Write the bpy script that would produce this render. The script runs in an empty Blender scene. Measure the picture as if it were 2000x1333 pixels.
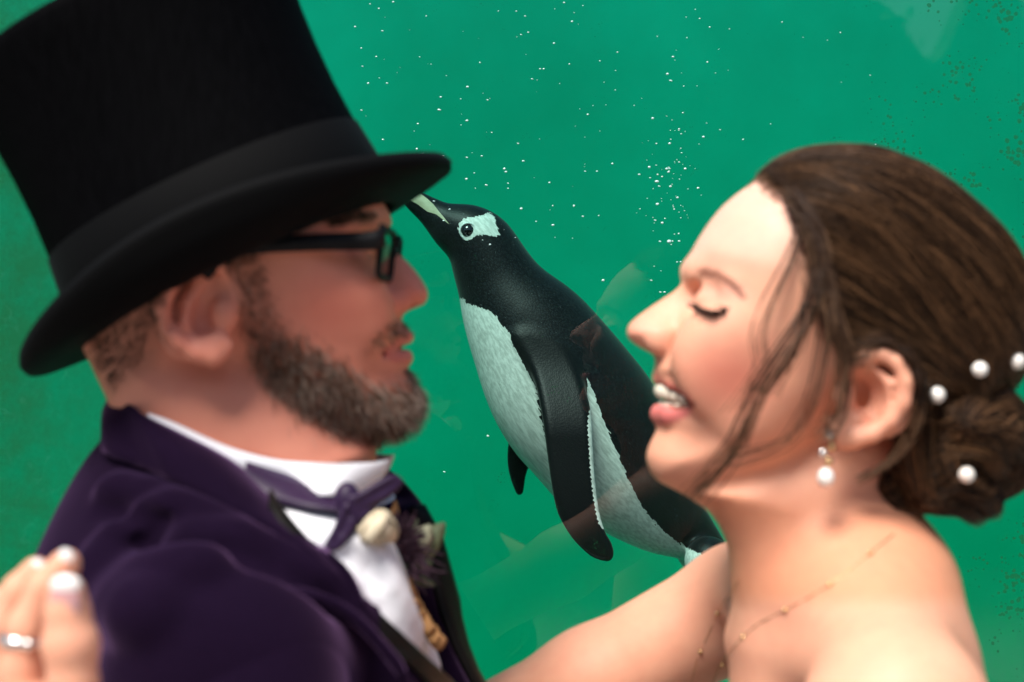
import bpy, math, random
import numpy as np
from mathutils import Vector

rng = np.random.default_rng(7)
random.seed(7)
scene = bpy.context.scene
col = scene.collection

# ------------------------------------------------------------------ camera
FPX = 2000 * 50 / 36.0          # focal length in photograph pixels
ZC = 1.60                       # eye height of the photographer
def P(u, v, Y):
    """photograph pixel + real distance -> point of the place"""
    return np.array([(u - 1000) / FPX * Y, Y, ZC - (v - 666.5) / FPX * Y])

cam_d = bpy.data.cameras.new('camera')
cam_d.lens = 50; cam_d.sensor_width = 36
cam_d.clip_start = 0.05; cam_d.clip_end = 500
cam_d.dof.use_dof = True
cam_d.dof.focus_distance = 1.66
cam_d.dof.aperture_fstop = 4.6
cam = bpy.data.objects.new('camera', cam_d); col.objects.link(cam)
cam.location = (0, 0, ZC); cam.rotation_euler = (math.radians(90), 0, 0)
scene.camera = cam

# ------------------------------------------------------------------ daylight
SUN_EL, SUN_AZ = 58, 208        # azimuth: direction the light comes from, measured from +Y clockwise
world = bpy.data.worlds.new('World'); scene.world = world; world.use_nodes = True
wn = world.node_tree.nodes; wl = world.node_tree.links
sky = wn.new('ShaderNodeTexSky'); sky.sky_type = 'NISHITA'; sky.sun_disc = False
sky.sun_elevation = math.radians(SUN_EL); sky.sun_rotation = math.radians(SUN_AZ)
sky.dust_density = 2.0
wl.new(sky.outputs[0], wn['Background'].inputs[0]); wn['Background'].inputs[1].default_value = 0.09
sun_d = bpy.data.lights.new('sun', 'SUN'); sun_d.energy = 4.1; sun_d.angle = math.radians(24); sun_d.color = (1, .95, .88)
sun = bpy.data.objects.new('sun', sun_d); col.objects.link(sun)
_a, _e = math.radians(SUN_AZ), math.radians(SUN_EL)
_to = Vector((math.sin(_a) * math.cos(_e), math.cos(_a) * math.cos(_e), math.sin(_e)))
sun.rotation_euler = (-_to).to_track_quat('-Z', 'Y').to_euler()
sun.location = _to * 20

vs = scene.view_settings
vs.view_transform = 'Standard'; vs.look = 'None'; vs.gamma = 1; vs.exposure = 0.66
vs.use_curve_mapping = False
scene.cycles.use_denoising = True
scene.cycles.max_bounces = 7; scene.cycles.diffuse_bounces = 3; scene.cycles.glossy_bounces = 3; scene.cycles.transparent_max_bounces = 16
scene.cycles.volume_bounces = 2
scene.cycles.sample_clamp_indirect = 6
scene.cycles.caustics_reflective = False; scene.cycles.caustics_refractive = False

# ------------------------------------------------------------------ material helpers
def srgb(r, g, b):
    f = lambda c: (c / 255 / 12.92) if c / 255 <= .04045 else ((c / 255 + .055) / 1.055) ** 2.4
    return (f(r), f(g), f(b), 1)

class Mat:
    def __init__(s, name, base=(.5, .5, .5), rough=.5, spec=.5, metal=0):
        s.m = bpy.data.materials.new(name); s.m.use_nodes = True
        s.nt = s.m.node_tree; s.n = s.nt.nodes; s.l = s.nt.links
        s.b = s.n['Principled BSDF']; s.out = s.n['Material Output']
        s.b.inputs['Base Color'].default_value = (*base[:3], 1)
        s.b.inputs['Roughness'].default_value = rough
        s.b.inputs['Specular IOR Level'].default_value = spec
        s.b.inputs['Metallic'].default_value = metal
    def node(s, t, **kw):
        n = s.n.new(t)
        for k, v in kw.items():
            if k in n.inputs: n.inputs[k].default_value = v
            else: setattr(n, k, v)
        return n
    def link(s, a, b): s.l.new(a, b)
    def coord(s, scale=(1, 1, 1), which='Object', rot=(0, 0, 0)):
        tc = s.node('ShaderNodeTexCoord'); mp = s.node('ShaderNodeMapping')
        mp.inputs['Scale'].default_value = scale; mp.inputs['Rotation'].default_value = rot
        s.link(tc.outputs[which], mp.inputs[0]); return mp.outputs[0]
    def noise(s, scale, detail=4, vec=None, rough=.55):
        n = s.node('ShaderNodeTexNoise', Scale=scale, Detail=detail, Roughness=rough)
        s.link(vec if vec is not None else s.coord(), n.inputs['Vector']); return n.outputs[0]
    def ramp(s, fac, stops):
        r = s.node('ShaderNodeValToRGB'); e = r.color_ramp.elements
        while len(e) < len(stops): e.new(.5)
        for q, (p, c) in zip(e, stops): q.position = p; q.color = (*c[:3], 1) if hasattr(c, '__len__') else (c, c, c, 1)
        s.link(fac, r.inputs[0]); return r.outputs[0]
    def math(s, op, a, b=None):
        n = s.node('ShaderNodeMath', operation=op)
        for i, x in enumerate((a, b)):
            if x is None: continue
            if isinstance(x, (int, float)): n.inputs[i].default_value = x
            else: s.link(x, n.inputs[i])
        return n.outputs[0]
    def mix(s, fac, a, b, mode='MIX'):
        n = s.node('ShaderNodeMix', data_type='RGBA', blend_type=mode)
        for i, x in ((0, fac), (6, a), (7, b)):
            if isinstance(x, (int, float)): n.inputs[i].default_value = x
            elif isinstance(x, tuple): n.inputs[i].default_value = (*x[:3], 1)
            else: s.link(x, n.inputs[i])
        return n.outputs[2]
    def attr(s, name, out='Fac'):
        n = s.node('ShaderNodeAttribute', attribute_name=name); return n.outputs[out]
    def base(s, x): s.link(x, s.b.inputs['Base Color'])
    def bump(s, h, strength=.3, dist=.002):
        n = s.node('ShaderNodeBump', Strength=strength, Distance=dist)
        s.link(h, n.inputs['Height']); s.link(n.outputs[0], s.b.inputs['Normal'])

def simple(name, base, rough=.5, spec=.5, metal=0, nscale=60, var=.25, bump=.15):
    m = Mat(name, base, rough, spec, metal)
    n = m.noise(nscale, 5)
    lo = tuple(c * (1 - var) for c in base[:3]); hi = tuple(min(1, c * (1 + var)) for c in base[:3])
    m.base(m.ramp(n, [(.3, lo), (.7, hi)]))
    if bump: m.bump(n, bump, .002)
    return m.m

# ------------------------------------------------------------------ object helpers
def link(o, parent=None):
    col.objects.link(o)
    if parent is not None: o.parent = parent
    return o
def tag(o, label=None, cat=None, group=None, kind=None):
    if label: o['label'] = label
    if cat: o['category'] = cat
    if group: o['group'] = group
    if kind: o['kind'] = kind
    return o
def empty(name, loc=(0, 0, 0)):
    o = bpy.data.objects.new(name, None); o.empty_display_size = .05
    o.location = loc; col.objects.link(o); return o
def place(o, parent):
    """parent o (built in world coordinates) under an Empty that only has a location"""
    w = Vector((0, 0, 0)); q = parent
    while q is not None: w += Vector(q.location); q = q.parent
    o.parent = parent; o.location = Vector(o.location) - w; return o
def mesh_obj(name, V, Fc, mat=None, parent=None, smooth=True, attrs=None):
    me = bpy.data.meshes.new(name)
    V = np.asarray(V, dtype=np.float32)
    if isinstance(Fc, np.ndarray):
        k = Fc.shape[1]; n = len(Fc)
        me.vertices.add(len(V)); me.vertices.foreach_set('co', V.ravel())
        me.loops.add(n * k); me.loops.foreach_set('vertex_index', Fc.astype(np.int32).ravel())
        me.polygons.add(n); me.polygons.foreach_set('loop_start', np.arange(0, n * k, k, dtype=np.int32))
        me.update(calc_edges=True); me.validate()
    else:
        me.from_pydata([tuple(map(float, p)) for p in V], [], [tuple(map(int, f)) for f in Fc]); me.update()
    if smooth: me.polygons.foreach_set('use_smooth', np.ones(len(me.polygons), dtype=bool))
    for k, a in (attrs or {}).items():
        a = np.asarray(a, dtype=np.float32)
        if a.ndim == 2:
            at = me.attributes.new(k, 'FLOAT_COLOR', 'POINT')
            if a.shape[1] == 3: a = np.concatenate([a, np.ones((len(a), 1), np.float32)], 1)
            at.data.foreach_set('color', a.ravel())
        else:
            at = me.attributes.new(k, 'FLOAT', 'POINT'); at.data.foreach_set('value', a)
    if mat: me.materials.append(mat)
    o = bpy.data.objects.new(name, me); col.objects.link(o)
    if parent is not None: place(o, parent)
    return o

def box_vf(lo, hi):
    x0, y0, z0 = lo; x1, y1, z1 = hi
    V = [(x0,y0,z0),(x1,y0,z0),(x1,y1,z0),(x0,y1,z0),(x0,y0,z1),(x1,y0,z1),(x1,y1,z1),(x0,y1,z1)]
    F_ = [(0,3,2,1),(4,5,6,7),(0,1,5,4),(1,2,6,5),(2,3,7,6),(3,0,4,7)]
    return V, F_

# ------------------------------------------------------------------ curves
def smooth_poly(pts, n=4, closed=True):
    """Catmull-Rom through the points"""
    p = np.asarray(pts, float); N = len(p); out = []
    rngi = range(N) if closed else range(N - 1)
    for i in rngi:
        if closed: a, b, c, d = p[i - 1], p[i], p[(i + 1) % N], p[(i + 2) % N]
        else: a, b, c, d = p[max(i - 1, 0)], p[i], p[i + 1], p[min(i + 2, N - 1)]
        for t in np.arange(n) / n:
            out.append(.5 * ((2 * b) + (c - a) * t + (2 * a - 5 * b + 4 * c - d) * t * t + (3 * b - a - 3 * c + d) * t ** 3))
    if not closed: out.append(p[-1])
    return np.array(out)

def poly_sd(px, pz, poly):
    """signed distance (negative inside) of points to a closed 2D polygon"""
    poly = np.asarray(poly, float); d = np.full(px.shape, 1e9); ins = np.zeros(px.shape, bool)
    for i in range(len(poly)):
        ax, az = poly[i - 1]; bx, bz = poly[i]
        ex, ez = bx - ax, bz - az; wx, wz = px - ax, pz - az
        t = np.clip((wx * ex + wz * ez) / (ex * ex + ez * ez + 1e-12), 0, 1)
        d = np.minimum(d, (wx - ex * t) ** 2 + (wz - ez * t) ** 2)
        if az != bz:
            c = ((az > pz) != (bz > pz)) & (px < (bx - ax) * (pz - az) / (bz - az) + ax)
            ins ^= c
    d = np.sqrt(d); return np.where(ins, -d, d)

def sstep(a, b, x):
    t = np.clip((x - a) / (b - a), 0, 1); return t * t * (3 - 2 * t)

# ------------------------------------------------------------------ implicit modelling (one continuous skin per body)
class Field:
    def __init__(s, lo, hi, h):
        s.lo = np.array(lo, float); s.h = h
        s.n = np.ceil((np.array(hi) - s.lo) / h).astype(int) + 1
        s.D = np.full(s.n, 1.0, np.float32)
    def win(s, lo, hi, m):
        a = np.clip(np.floor((np.array(lo) - m - s.lo) / s.h).astype(int), 0, s.n - 1)
        b = np.clip(np.ceil((np.array(hi) + m - s.lo) / s.h).astype(int) + 1, 1, s.n)
        sl = tuple(slice(i, j) for i, j in zip(a, b))
        g = [(np.arange(i, j) * s.h + o).astype(np.float32) for i, j, o in zip(a, b, s.lo)]
        return sl, g[0][:, None, None], g[1][None, :, None], g[2][None, None, :]
    def apply(s, sl, d, k, mode):
        a = s.D[sl]
        if a.size == 0: return
        if mode == 'add':
            if k <= 0: s.D[sl] = np.minimum(a, d); return
            h = np.clip(.5 + .5 * (d - a) / k, 0, 1); s.D[sl] = d + (a - d) * h - k * h * (1 - h)
        else:
            d = -d
            h = np.clip(.5 - .5 * (d - a) / k, 0, 1); s.D[sl] = d + (a - d) * h + k * h * (1 - h)
    def ell(s, c, r, k=.008, R=None, mode='add'):
        """ellipsoid; R = 3x3 rotation (columns = axes)"""
        c = np.array(c, float); r = np.array(r, float); m = max(r)
        sl, x, y, z = s.win(c - m, c + m, 1.5 * k + .006)
        x, y, z = x - c[0], y - c[1], z - c[2]
        if R is not None:
            R = np.array(R, float)
            x, y, z = (R[0, i] * x + R[1, i] * y + R[2, i] * z for i in range(3))
        k0 = np.sqrt((x / r[0]) ** 2 + (y / r[1]) ** 2 + (z / r[2]) ** 2)
        k1 = np.sqrt((x / r[0] ** 2) ** 2 + (y / r[1] ** 2) ** 2 + (z / r[2] ** 2) ** 2) + 1e-9
        s.apply(sl, (k0 * (k0 - 1) / k1).astype(np.float32), k, mode)
    def cone(s, a, b, ra, rb, k=.008, mode='add', sq=(1, 1, 1)):
        """capsule whose radius runs from ra to rb"""
        a = np.array(a, float); b = np.array(b, float); m = max(ra, rb)
        sl, x, y, z = s.win(np.minimum(a, b) - m * 1.2, np.maximum(a, b) + m * 1.2, 1.5 * k + .006)
        e = b - a; L = e @ e + 1e-12
        t = np.clip(((x - a[0]) * e[0] + (y - a[1]) * e[1] + (z - a[2]) * e[2]) / L, 0, 1)
        d = np.sqrt(((x - a[0] - e[0] * t) / sq[0]) ** 2 + ((y - a[1] - e[1] * t) / sq[1]) ** 2 + ((z - a[2] - e[2] * t) / sq[2]) ** 2) - (ra + (rb - ra) * t)
        s.apply(sl, d.astype(np.float32), k, mode)
    def chain(s, pts, rad, k=.008, mode='add', sq=(1, 1, 1)):
        for i in range(len(pts) - 1): s.cone(pts[i], pts[i + 1], rad[i], rad[i + 1], k, mode, sq)
    def slab(s, poly, y0, R, W, k=.008, mode='add', shear=None):
        """outline in the x-z plane given a rounded depth: half-depth W, edge radius R (numbers or functions of x, z)"""
        poly = np.asarray(poly, float); lo = poly.min(0); hi = poly.max(0)
        Wm = .11 if callable(W) else W
        ym = .08 if shear is not None else 0
        sl, x, y, z = s.win((lo[0], y0 - Wm - ym, lo[1]), (hi[0], y0 + Wm + ym, hi[1]), 1.5 * k + .008)
        X, Z = np.broadcast_arrays(x[:, 0, :], z[:, 0, :] + 0 * x[:, 0, :])
        d2 = poly_sd(X, Z, poly)
        Rv = R(X, Z) if callable(R) else np.full(X.shape, R); Wv = W(X, Z) if callable(W) else np.full(X.shape, W)
        yc = y0 + (shear(X, Z) if shear is not None else 0 * X)
        q = np.maximum(d2 + Rv, 0)[:, None, :]; t = (y - yc[:, None, :]) * (Rv / Wv)[:, None, :]
        s.apply(sl, (np.sqrt(q * q + t * t) - Rv[:, None, :]).astype(np.float32), k, mode)
    def value(s, p):
        q = (np.asarray(p, float) - s.lo) / s.h; i = np.clip(np.floor(q).astype(int), 0, s.n - 2); f = np.clip(q - i, 0, 1); r = 0
        for dx in (0, 1):
            for dy in (0, 1):
                for dz in (0, 1):
                    w = (f[..., 0] if dx else 1 - f[..., 0]) * (f[..., 1] if dy else 1 - f[..., 1]) * (f[..., 2] if dz else 1 - f[..., 2])
                    r = r + w * s.D[i[..., 0] + dx, i[..., 1] + dy, i[..., 2] + dz]
        return r
    def grad(s, p, e=.003):
        p = np.asarray(p, float); g = np.stack([s.value(p + d) - s.value(p - d) for d in np.eye(3) * e], -1)
        return g / (np.linalg.norm(g, axis=-1, keepdims=True) + 1e-9)
    def hit(s, u, v, y0=.4, y1=2.4):
        """first surface point along a sight line"""
        Y = np.arange(y0, y1, s.h * .5); pts = np.stack([P(u, v, q) for q in Y])
        ok = np.all((pts > s.lo) & (pts < s.lo + (s.n - 1) * s.h), 1)
        d = np.where(ok, s.value(pts), 1); w = np.where(d < 0)[0]
        return pts[w[0]] if len(w) else None
    def mesh(s):
        D = s.D; S = D < 0
        c = np.zeros(tuple(np.array(D.shape) - 1), np.uint8)
        for dx in (0, 1):
            for dy in (0, 1):
                for dz in (0, 1):
                    c += S[dx:D.shape[0] - 1 + dx, dy:D.shape[1] - 1 + dy, dz:D.shape[2] - 1 + dz]
        act = np.argwhere((c > 0) & (c < 8)); idx = np.full(c.shape, -1, np.int32)
        idx[act[:, 0], act[:, 1], act[:, 2]] = np.arange(len(act))
        corners = np.array([(i, j, k) for i in (0, 1) for j in (0, 1) for k in (0, 1)])
        val = np.stack([D[act[:, 0] + a, act[:, 1] + b, act[:, 2] + e] for a, b, e in corners], 1)
        acc = np.zeros((len(act), 3)); cnt = np.zeros(len(act))
        for i in range(8):
            for j in range(i + 1, 8):
                if np.abs(corners[i] - corners[j]).sum() != 1: continue
                cr = (val[:, i] < 0) != (val[:, j] < 0)
                t = np.where(cr, val[:, i] / (val[:, i] - val[:, j] + 1e-12), 0)[:, None]
                acc += np.where(cr[:, None], corners[i] + t * (corners[j] - corners[i]), 0); cnt += cr
        V = (act + acc / cnt[:, None]) * s.h + s.lo
        Q = []
        for ax in range(3):
            b1, b2 = (ax + 1) % 3, (ax + 2) % 3
            sa = [slice(None)] * 3; sb = [slice(None)] * 3
            sa[ax] = slice(0, -1); sb[ax] = slice(1, None)
            cr = np.argwhere(S[tuple(sa)] != S[tuple(sb)])
            ok = (cr[:, b1] > 0) & (cr[:, b2] > 0) & (cr[:, b1] < D.shape[b1] - 1) & (cr[:, b2] < D.shape[b2] - 1)
            cr = cr[ok]; ins = S[cr[:, 0], cr[:, 1], cr[:, 2]]
            def cell(o1, o2):
                q = cr.copy(); q[:, b1] += o1; q[:, b2] += o2; return idx[q[:, 0], q[:, 1], q[:, 2]]
            f = np.stack([cell(-1, -1), cell(0, -1), cell(0, 0), cell(-1, 0)], 1)
            f[~ins] = f[~ins][:, ::-1]; Q.append(f)
        Q = np.concatenate(Q); Q = Q[(Q >= 0).all(1)]
        return V, Q

def relax(V, Q, it=2, w=.5):
    for _ in range(it):
        acc = np.zeros_like(V); n = np.zeros(len(V))
        for a, b in ((0, 1), (1, 2), (2, 3), (3, 0)):
            np.add.at(acc, Q[:, a], V[Q[:, b]]); np.add.at(acc, Q[:, b], V[Q[:, a]])
            np.add.at(n, Q[:, a], 1); np.add.at(n, Q[:, b], 1)
        V = V * (1 - w) + w * acc / np.maximum(n, 1)[:, None]
    return V

def uvpx(V):
    """photograph pixel of points (where they show)"""
    return 1000 + V[:, 0] / V[:, 1] * FPX, 666.5 - (V[:, 2] - ZC) / V[:, 1] * FPX

def PP(pts, Y):
    """2D outline (x, z) at depth Y from pixel pairs"""
    return np.array([P(u, v, Y)[[0, 2]] for u, v in pts])

# ------------------------------------------------------------------ strands: thin three-sided tubes, joined into one part
def strands(name, paths, radii, mat, parent=None, colors=None, taper=.35):
    """paths: list of (n,3) arrays of one common length; radii: per strand"""
    A = np.asarray(paths, float); N, n, _ = A.shape
    T = np.gradient(A, axis=1); T /= np.linalg.norm(T, axis=2, keepdims=True) + 1e-9
    ref = np.where(np.abs(T[..., 2:3]) > .9, np.array([1., 0, 0]), np.array([0, 0, 1.]))
    B = np.cross(T, ref); B /= np.linalg.norm(B, axis=2, keepdims=True) + 1e-9; C = np.cross(T, B)
    prof = np.linspace(1, taper, n)[None, :, None] * np.asarray(radii)[:, None, None]
    rings = [A + prof * (math.cos(q) * B + math.sin(q) * C) for q in (0, 2.0944, 4.18879)]
    V = np.stack(rings, 2).reshape(-1, 3)
    base = (np.arange(N)[:, None] * n + np.arange(n - 1)[None]) * 3; base = base.ravel()
    Fq = np.concatenate([np.stack([base + i, base + (i + 1) % 3, base + 3 + (i + 1) % 3, base + 3 + i], 1) for i in range(3)])
    at = None
    if colors is not None: at = {'col': np.repeat(np.asarray(colors, np.float32), n * 3, axis=0)}
    return mesh_obj(name, V, Fq, mat, parent, attrs=at)

def tube(path, rad, nseg=10, closed=False):
    A = np.asarray(path, float); n = len(A); rad = np.broadcast_to(np.asarray(rad, float), (n,))
    if closed: T = np.roll(A, -1, 0) - np.roll(A, 1, 0)
    else: T = np.gradient(A, axis=0)
    T /= np.linalg.norm(T, axis=1, keepdims=True) + 1e-12
    ref = np.array([0, 0, 1.]) if abs(T[0, 2]) < .9 else np.array([1., 0, 0]); V = []
    B = np.cross(T[0], ref); B /= np.linalg.norm(B)
    for i in range(n):
        B = B - T[i] * (B @ T[i]); B /= np.linalg.norm(B); C = np.cross(T[i], B)
        for j in range(nseg):
            q = 2 * math.pi * j / nseg; V.append(A[i] + rad[i] * (math.cos(q) * B + math.sin(q) * C))
    F_ = []
    for i in range(n if closed else n - 1):
        k = (i + 1) % n
        for j in range(nseg): F_.append((i * nseg + j, i * nseg + (j + 1) % nseg, k * nseg + (j + 1) % nseg, k * nseg + j))
    if not closed: F_ += [tuple(range(nseg))[::-1], tuple((n - 1) * nseg + j for j in range(nseg))]
    return V, F_

def ball(c, r, nu=16, nv=10, R=None):
    """ellipsoid mesh data"""
    r = np.broadcast_to(np.asarray(r, float), (3,)); V = [np.array([0, 0, 1.])]
    for i in range(1, nv):
        t = math.pi * i / nv
        for j in range(nu):
            p = 2 * math.pi * j / nu; V.append(np.array([math.sin(t) * math.cos(p), math.sin(t) * math.sin(p), math.cos(t)]))
    V.append(np.array([0, 0, -1.])); V = np.array(V) * r
    if R is not None: V = V @ np.array(R, float).T
    V = V + np.asarray(c); F_ = []
    for j in range(nu): F_.append((0, 1 + j, 1 + (j + 1) % nu))
    for i in range(nv - 2):
        for j in range(nu):
            a = 1 + i * nu; b = a + nu; F_.append((a + j, b + j, b + (j + 1) % nu, a + (j + 1) % nu))
    a = 1 + (nv - 2) * nu
    for j in range(nu): F_.append((a + j, len(V) - 1, a + (j + 1) % nu))
    return V, F_

def join(parts):
    V, F_ = [], []
    for v, f in parts:
        o = len(V); V += [np.asarray(q) for q in v]; F_ += [tuple(i + o for i in g) for g in f]
    return V, F_

def sheet(rows, thick=0.0):
    """grid of points (rows x cols x 3) -> surface; with thick > 0 a closed shell"""
    A = np.asarray(rows, float); m, n, _ = A.shape
    du = np.gradient(A, axis=0); dv = np.gradient(A, axis=1); N = np.cross(du, dv); N /= np.linalg.norm(N, axis=2, keepdims=True) + 1e-12
    V = A.reshape(-1, 3); F_ = [(i * n + j, i * n + j + 1, (i + 1) * n + j + 1, (i + 1) * n + j) for i in range(m - 1) for j in range(n - 1)]
    if thick:
        k = m * n; V = np.concatenate([V, (A + N * thick).reshape(-1, 3)])
        F_ = F_ + [tuple(q + k for q in f)[::-1] for f in F_]
        rim = [i * n for i in range(m)] + [(m - 1) * n + j for j in range(1, n)] + [i * n + n - 1 for i in range(m - 2, -1, -1)] + [j for j in range(n - 2, 0, -1)]
        for a, b in zip(rim, rim[1:] + rim[:1]): F_.append((a, b, b + k, a + k))
    return V, F_
# ================================================================== setting
m = Mat('pool_paint', srgb(0, 150, 112)[:3], .7, .2)
n = m.noise(1.3, 6); n2 = m.noise(9, 5)
c1 = m.ramp(n, [(.25, (.004, .22, .160)), (.75, (.006, .335, .265))])
m.base(m.mix(m.math('MULTIPLY', n2, .35), c1, (.004, .21, .14)))
M_POOL = m.m
m = Mat('paving', (.3, .28, .25), .85, .3); br = m.node('ShaderNodeTexBrick', Scale=2.2)
m.link(m.coord(), br.inputs[0]); br.inputs['Color1'].default_value = (.46, .43, .39, 1); br.inputs['Color2'].default_value = (.40, .38, .35, 1); br.inputs['Mortar'].default_value = (.1, .1, .09, 1)
m.base(m.mix(m.math('MULTIPLY', m.noise(30, 5), .4), br.outputs[0], (.16, .15, .14))); m.bump(m.noise(80, 4), .3, .004)
M_PAVE = m.m
M_CONC = simple('concrete', (.32, .31, .29), .9, .2, nscale=14, var=.2, bump=.3)
M_STEEL = simple('steel_frame', (.35, .36, .37), .35, .5, .9, nscale=40, var=.1, bump=.05)

GLASS_Y = 1.50
LEVEL = 2.75      # water level
def struct(name, V, Fc, mat, parent=None):
    return tag(mesh_obj(name, V, Fc, mat, parent, smooth=False), kind='structure')
g = 40
struct('ground', [(-g, -g, 0), (g, -g, 0), (g, g, 0), (-g, g, 0)], [(0, 1, 2, 3)], M_PAVE)
# the basin behind the window: floor, back and sides, open to the sky
struct('pool_floor', *box_vf((-3.6, GLASS_Y + .02, .3), (3.6, 4.6, .42)), M_POOL)
struct('pool_back_wall', *box_vf((-3.6, 4.2, .42), (3.6, 4.5, 3.0)), M_POOL)
struct('pool_side_wall', *box_vf((-3.6, GLASS_Y + .06, .42), (-3.3, 4.2, 3.0)), M_POOL)
struct('pool_side_wall', *box_vf((3.3, GLASS_Y + .06, .42), (3.6, 4.2, 3.0)), M_POOL)
# concrete parapet under the window
struct('window_parapet', *box_vf((-3.6, GLASS_Y - .12, 0), (3.6, GLASS_Y + .06, 1.0)), M_CONC)
# water: a body of green, slightly cloudy water
m = bpy.data.materials.new('green_water'); m.use_nodes = True
nt = m.node_tree; nt.nodes.remove(nt.nodes['Principled BSDF'])
va = nt.nodes.new('ShaderNodeVolumeAbsorption'); va.inputs['Color'].default_value = (.02, .93, .82, 1); va.inputs['Density'].default_value = .85
vc = nt.nodes.new('ShaderNodeVolumeScatter'); vc.inputs['Color'].default_value = (.02, .95, .66, 1); vc.inputs['Density'].default_value = .07
vadd = nt.nodes.new('ShaderNodeAddShader'); nt.links.new(va.outputs[0], vadd.inputs[0]); nt.links.new(vc.outputs[0], vadd.inputs[1])
nt.links.new(va.outputs[0], nt.nodes['Material Output'].inputs['Volume'])
m.cycles.homogeneous_volume = True
water = tag(mesh_obj('water', *box_vf((-3.29, GLASS_Y + .03, .43), (3.29, 4.19, LEVEL)), m, smooth=False), kind='structure')

# viewing window: one large pane in a steel frame
win = tag(empty('viewing_window', (0, GLASS_Y, 1.0)), 'large underwater viewing window of scratched, algae-speckled glass in front of green pool', 'window')
m = bpy.data.materials.new('window_glass'); m.use_nodes = True
G = Mat.__new__(Mat); G.m = m; G.nt = m.node_tree; G.n = G.nt.nodes; G.l = G.nt.links; G.b = G.n['Principled BSDF']; G.out = G.n['Material Output']
tr = G.node('ShaderNodeBsdfTransparent'); gl = G.node('ShaderNodeBsdfGlossy', Roughness=.004)
lw = G.node('ShaderNodeLayerWeight', Blend=.5); fr = G.math('ADD', G.math('MULTIPLY', G.math('POWER', lw.outputs['Facing'], 5.0), .94), .055); ms = G.node('ShaderNodeMixShader')
G.link(fr, ms.inputs[0]); G.link(tr.outputs[0], ms.inputs[1]); G.link(gl.outputs[0], ms.inputs[2])
# algae film and specks: dense towards the two ends of the pane, sparse between
sep = G.node('ShaderNodeSeparateXYZ'); tc = G.node('ShaderNodeTexCoord'); G.link(tc.outputs['Object'], sep.inputs[0])
X = sep.outputs[0]
def smooth(a, b, x):
    mr = G.node('ShaderNodeMapRange', interpolation_type='SMOOTHSTEP'); mr.inputs[1].default_value = a; mr.inputs[2].default_value = b
    G.link(x, mr.inputs[0]); return mr.outputs[0]
left = smooth(-.30, -.56, X); right = smooth(.26, .54, X)
film = G.math('MULTIPLY', left, G.ramp(G.noise(9, 6, rough=.7), [(.34, .10), (.60, .80)]))
vs_ = G.node('ShaderNodeTexVoronoi', Scale=170); G.link(tc.outputs['Object'], vs_.inputs['Vector'])
speck = G.math('LESS_THAN', vs_.outputs['Distance'], G.math('MULTIPLY', G.ramp(G.noise(16, 5, rough=.65), [(.46, 0.0), (.62, .46)]), G.math('ADD', .14, right)))
fine = G.node('ShaderNodeTexVoronoi', Scale=420); G.link(tc.outputs['Object'], fine.inputs['Vector'])
fsp = G.math('MULTIPLY', G.math('LESS_THAN', fine.outputs['Distance'], G.ramp(G.noise(30, 3), [(.56, 0.0), (.75, .30)])), .7)
dirt = G.math('MAXIMUM', film, G.math('MAXIMUM', G.math('MULTIPLY', speck, .62), fsp))
dd = G.node('ShaderNodeBsdfDiffuse'); dd.inputs[0].default_value = (.012, .10, .035, 1)
ms2 = G.node('ShaderNodeMixShader'); G.link(dirt, ms2.inputs[0]); G.link(ms.outputs[0], ms2.inputs[1]); G.link(dd.outputs[0], ms2.inputs[2])
# scratches: thin pale lines where the film has been wiped
wv = G.node('ShaderNodeTexNoise', Scale=26, Detail=2, Distortion=.4); G.link(tc.outputs['Object'], wv.inputs['Vector'])
sc = G.math('LESS_THAN', G.math('ABSOLUTE', G.math('SUBTRACT', wv.outputs[0], .5)), .006)
sc = G.math('MULTIPLY', G.math('MULTIPLY', sc, left), .035)
d3 = G.node('ShaderNodeBsdfDiffuse'); d3.inputs[0].default_value = (.10, .62, .45, 1)
ms3 = G.node('ShaderNodeMixShader'); G.link(sc, ms3.inputs[0]); G.link(ms2.outputs[0], ms3.inputs[1]); G.link(d3.outputs[0], ms3.inputs[2])
G.link(ms3.outputs[0], G.out.inputs['Surface']); G.n.remove(G.b)
mesh_obj('pane', [(-3.2, GLASS_Y, 1.02), (3.2, GLASS_Y, 1.02), (3.2, GLASS_Y, 3.0), (-3.2, GLASS_Y, 3.0)], [(0, 1, 2, 3)], m, win, smooth=False)
for nm, lo, hi in (('sill', (-3.3, GLASS_Y - .05, 1.001), (3.3, GLASS_Y + .05, 1.06)), ('jamb', (-3.3, GLASS_Y - .05, 1.061), (-3.2, GLASS_Y + .05, 3.0)), ('jamb', (3.2, GLASS_Y - .05, 1.061), (3.3, GLASS_Y + .05, 3.0))):
    mesh_obj(nm, *box_vf(lo, hi), M_STEEL, win, smooth=False)

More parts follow.
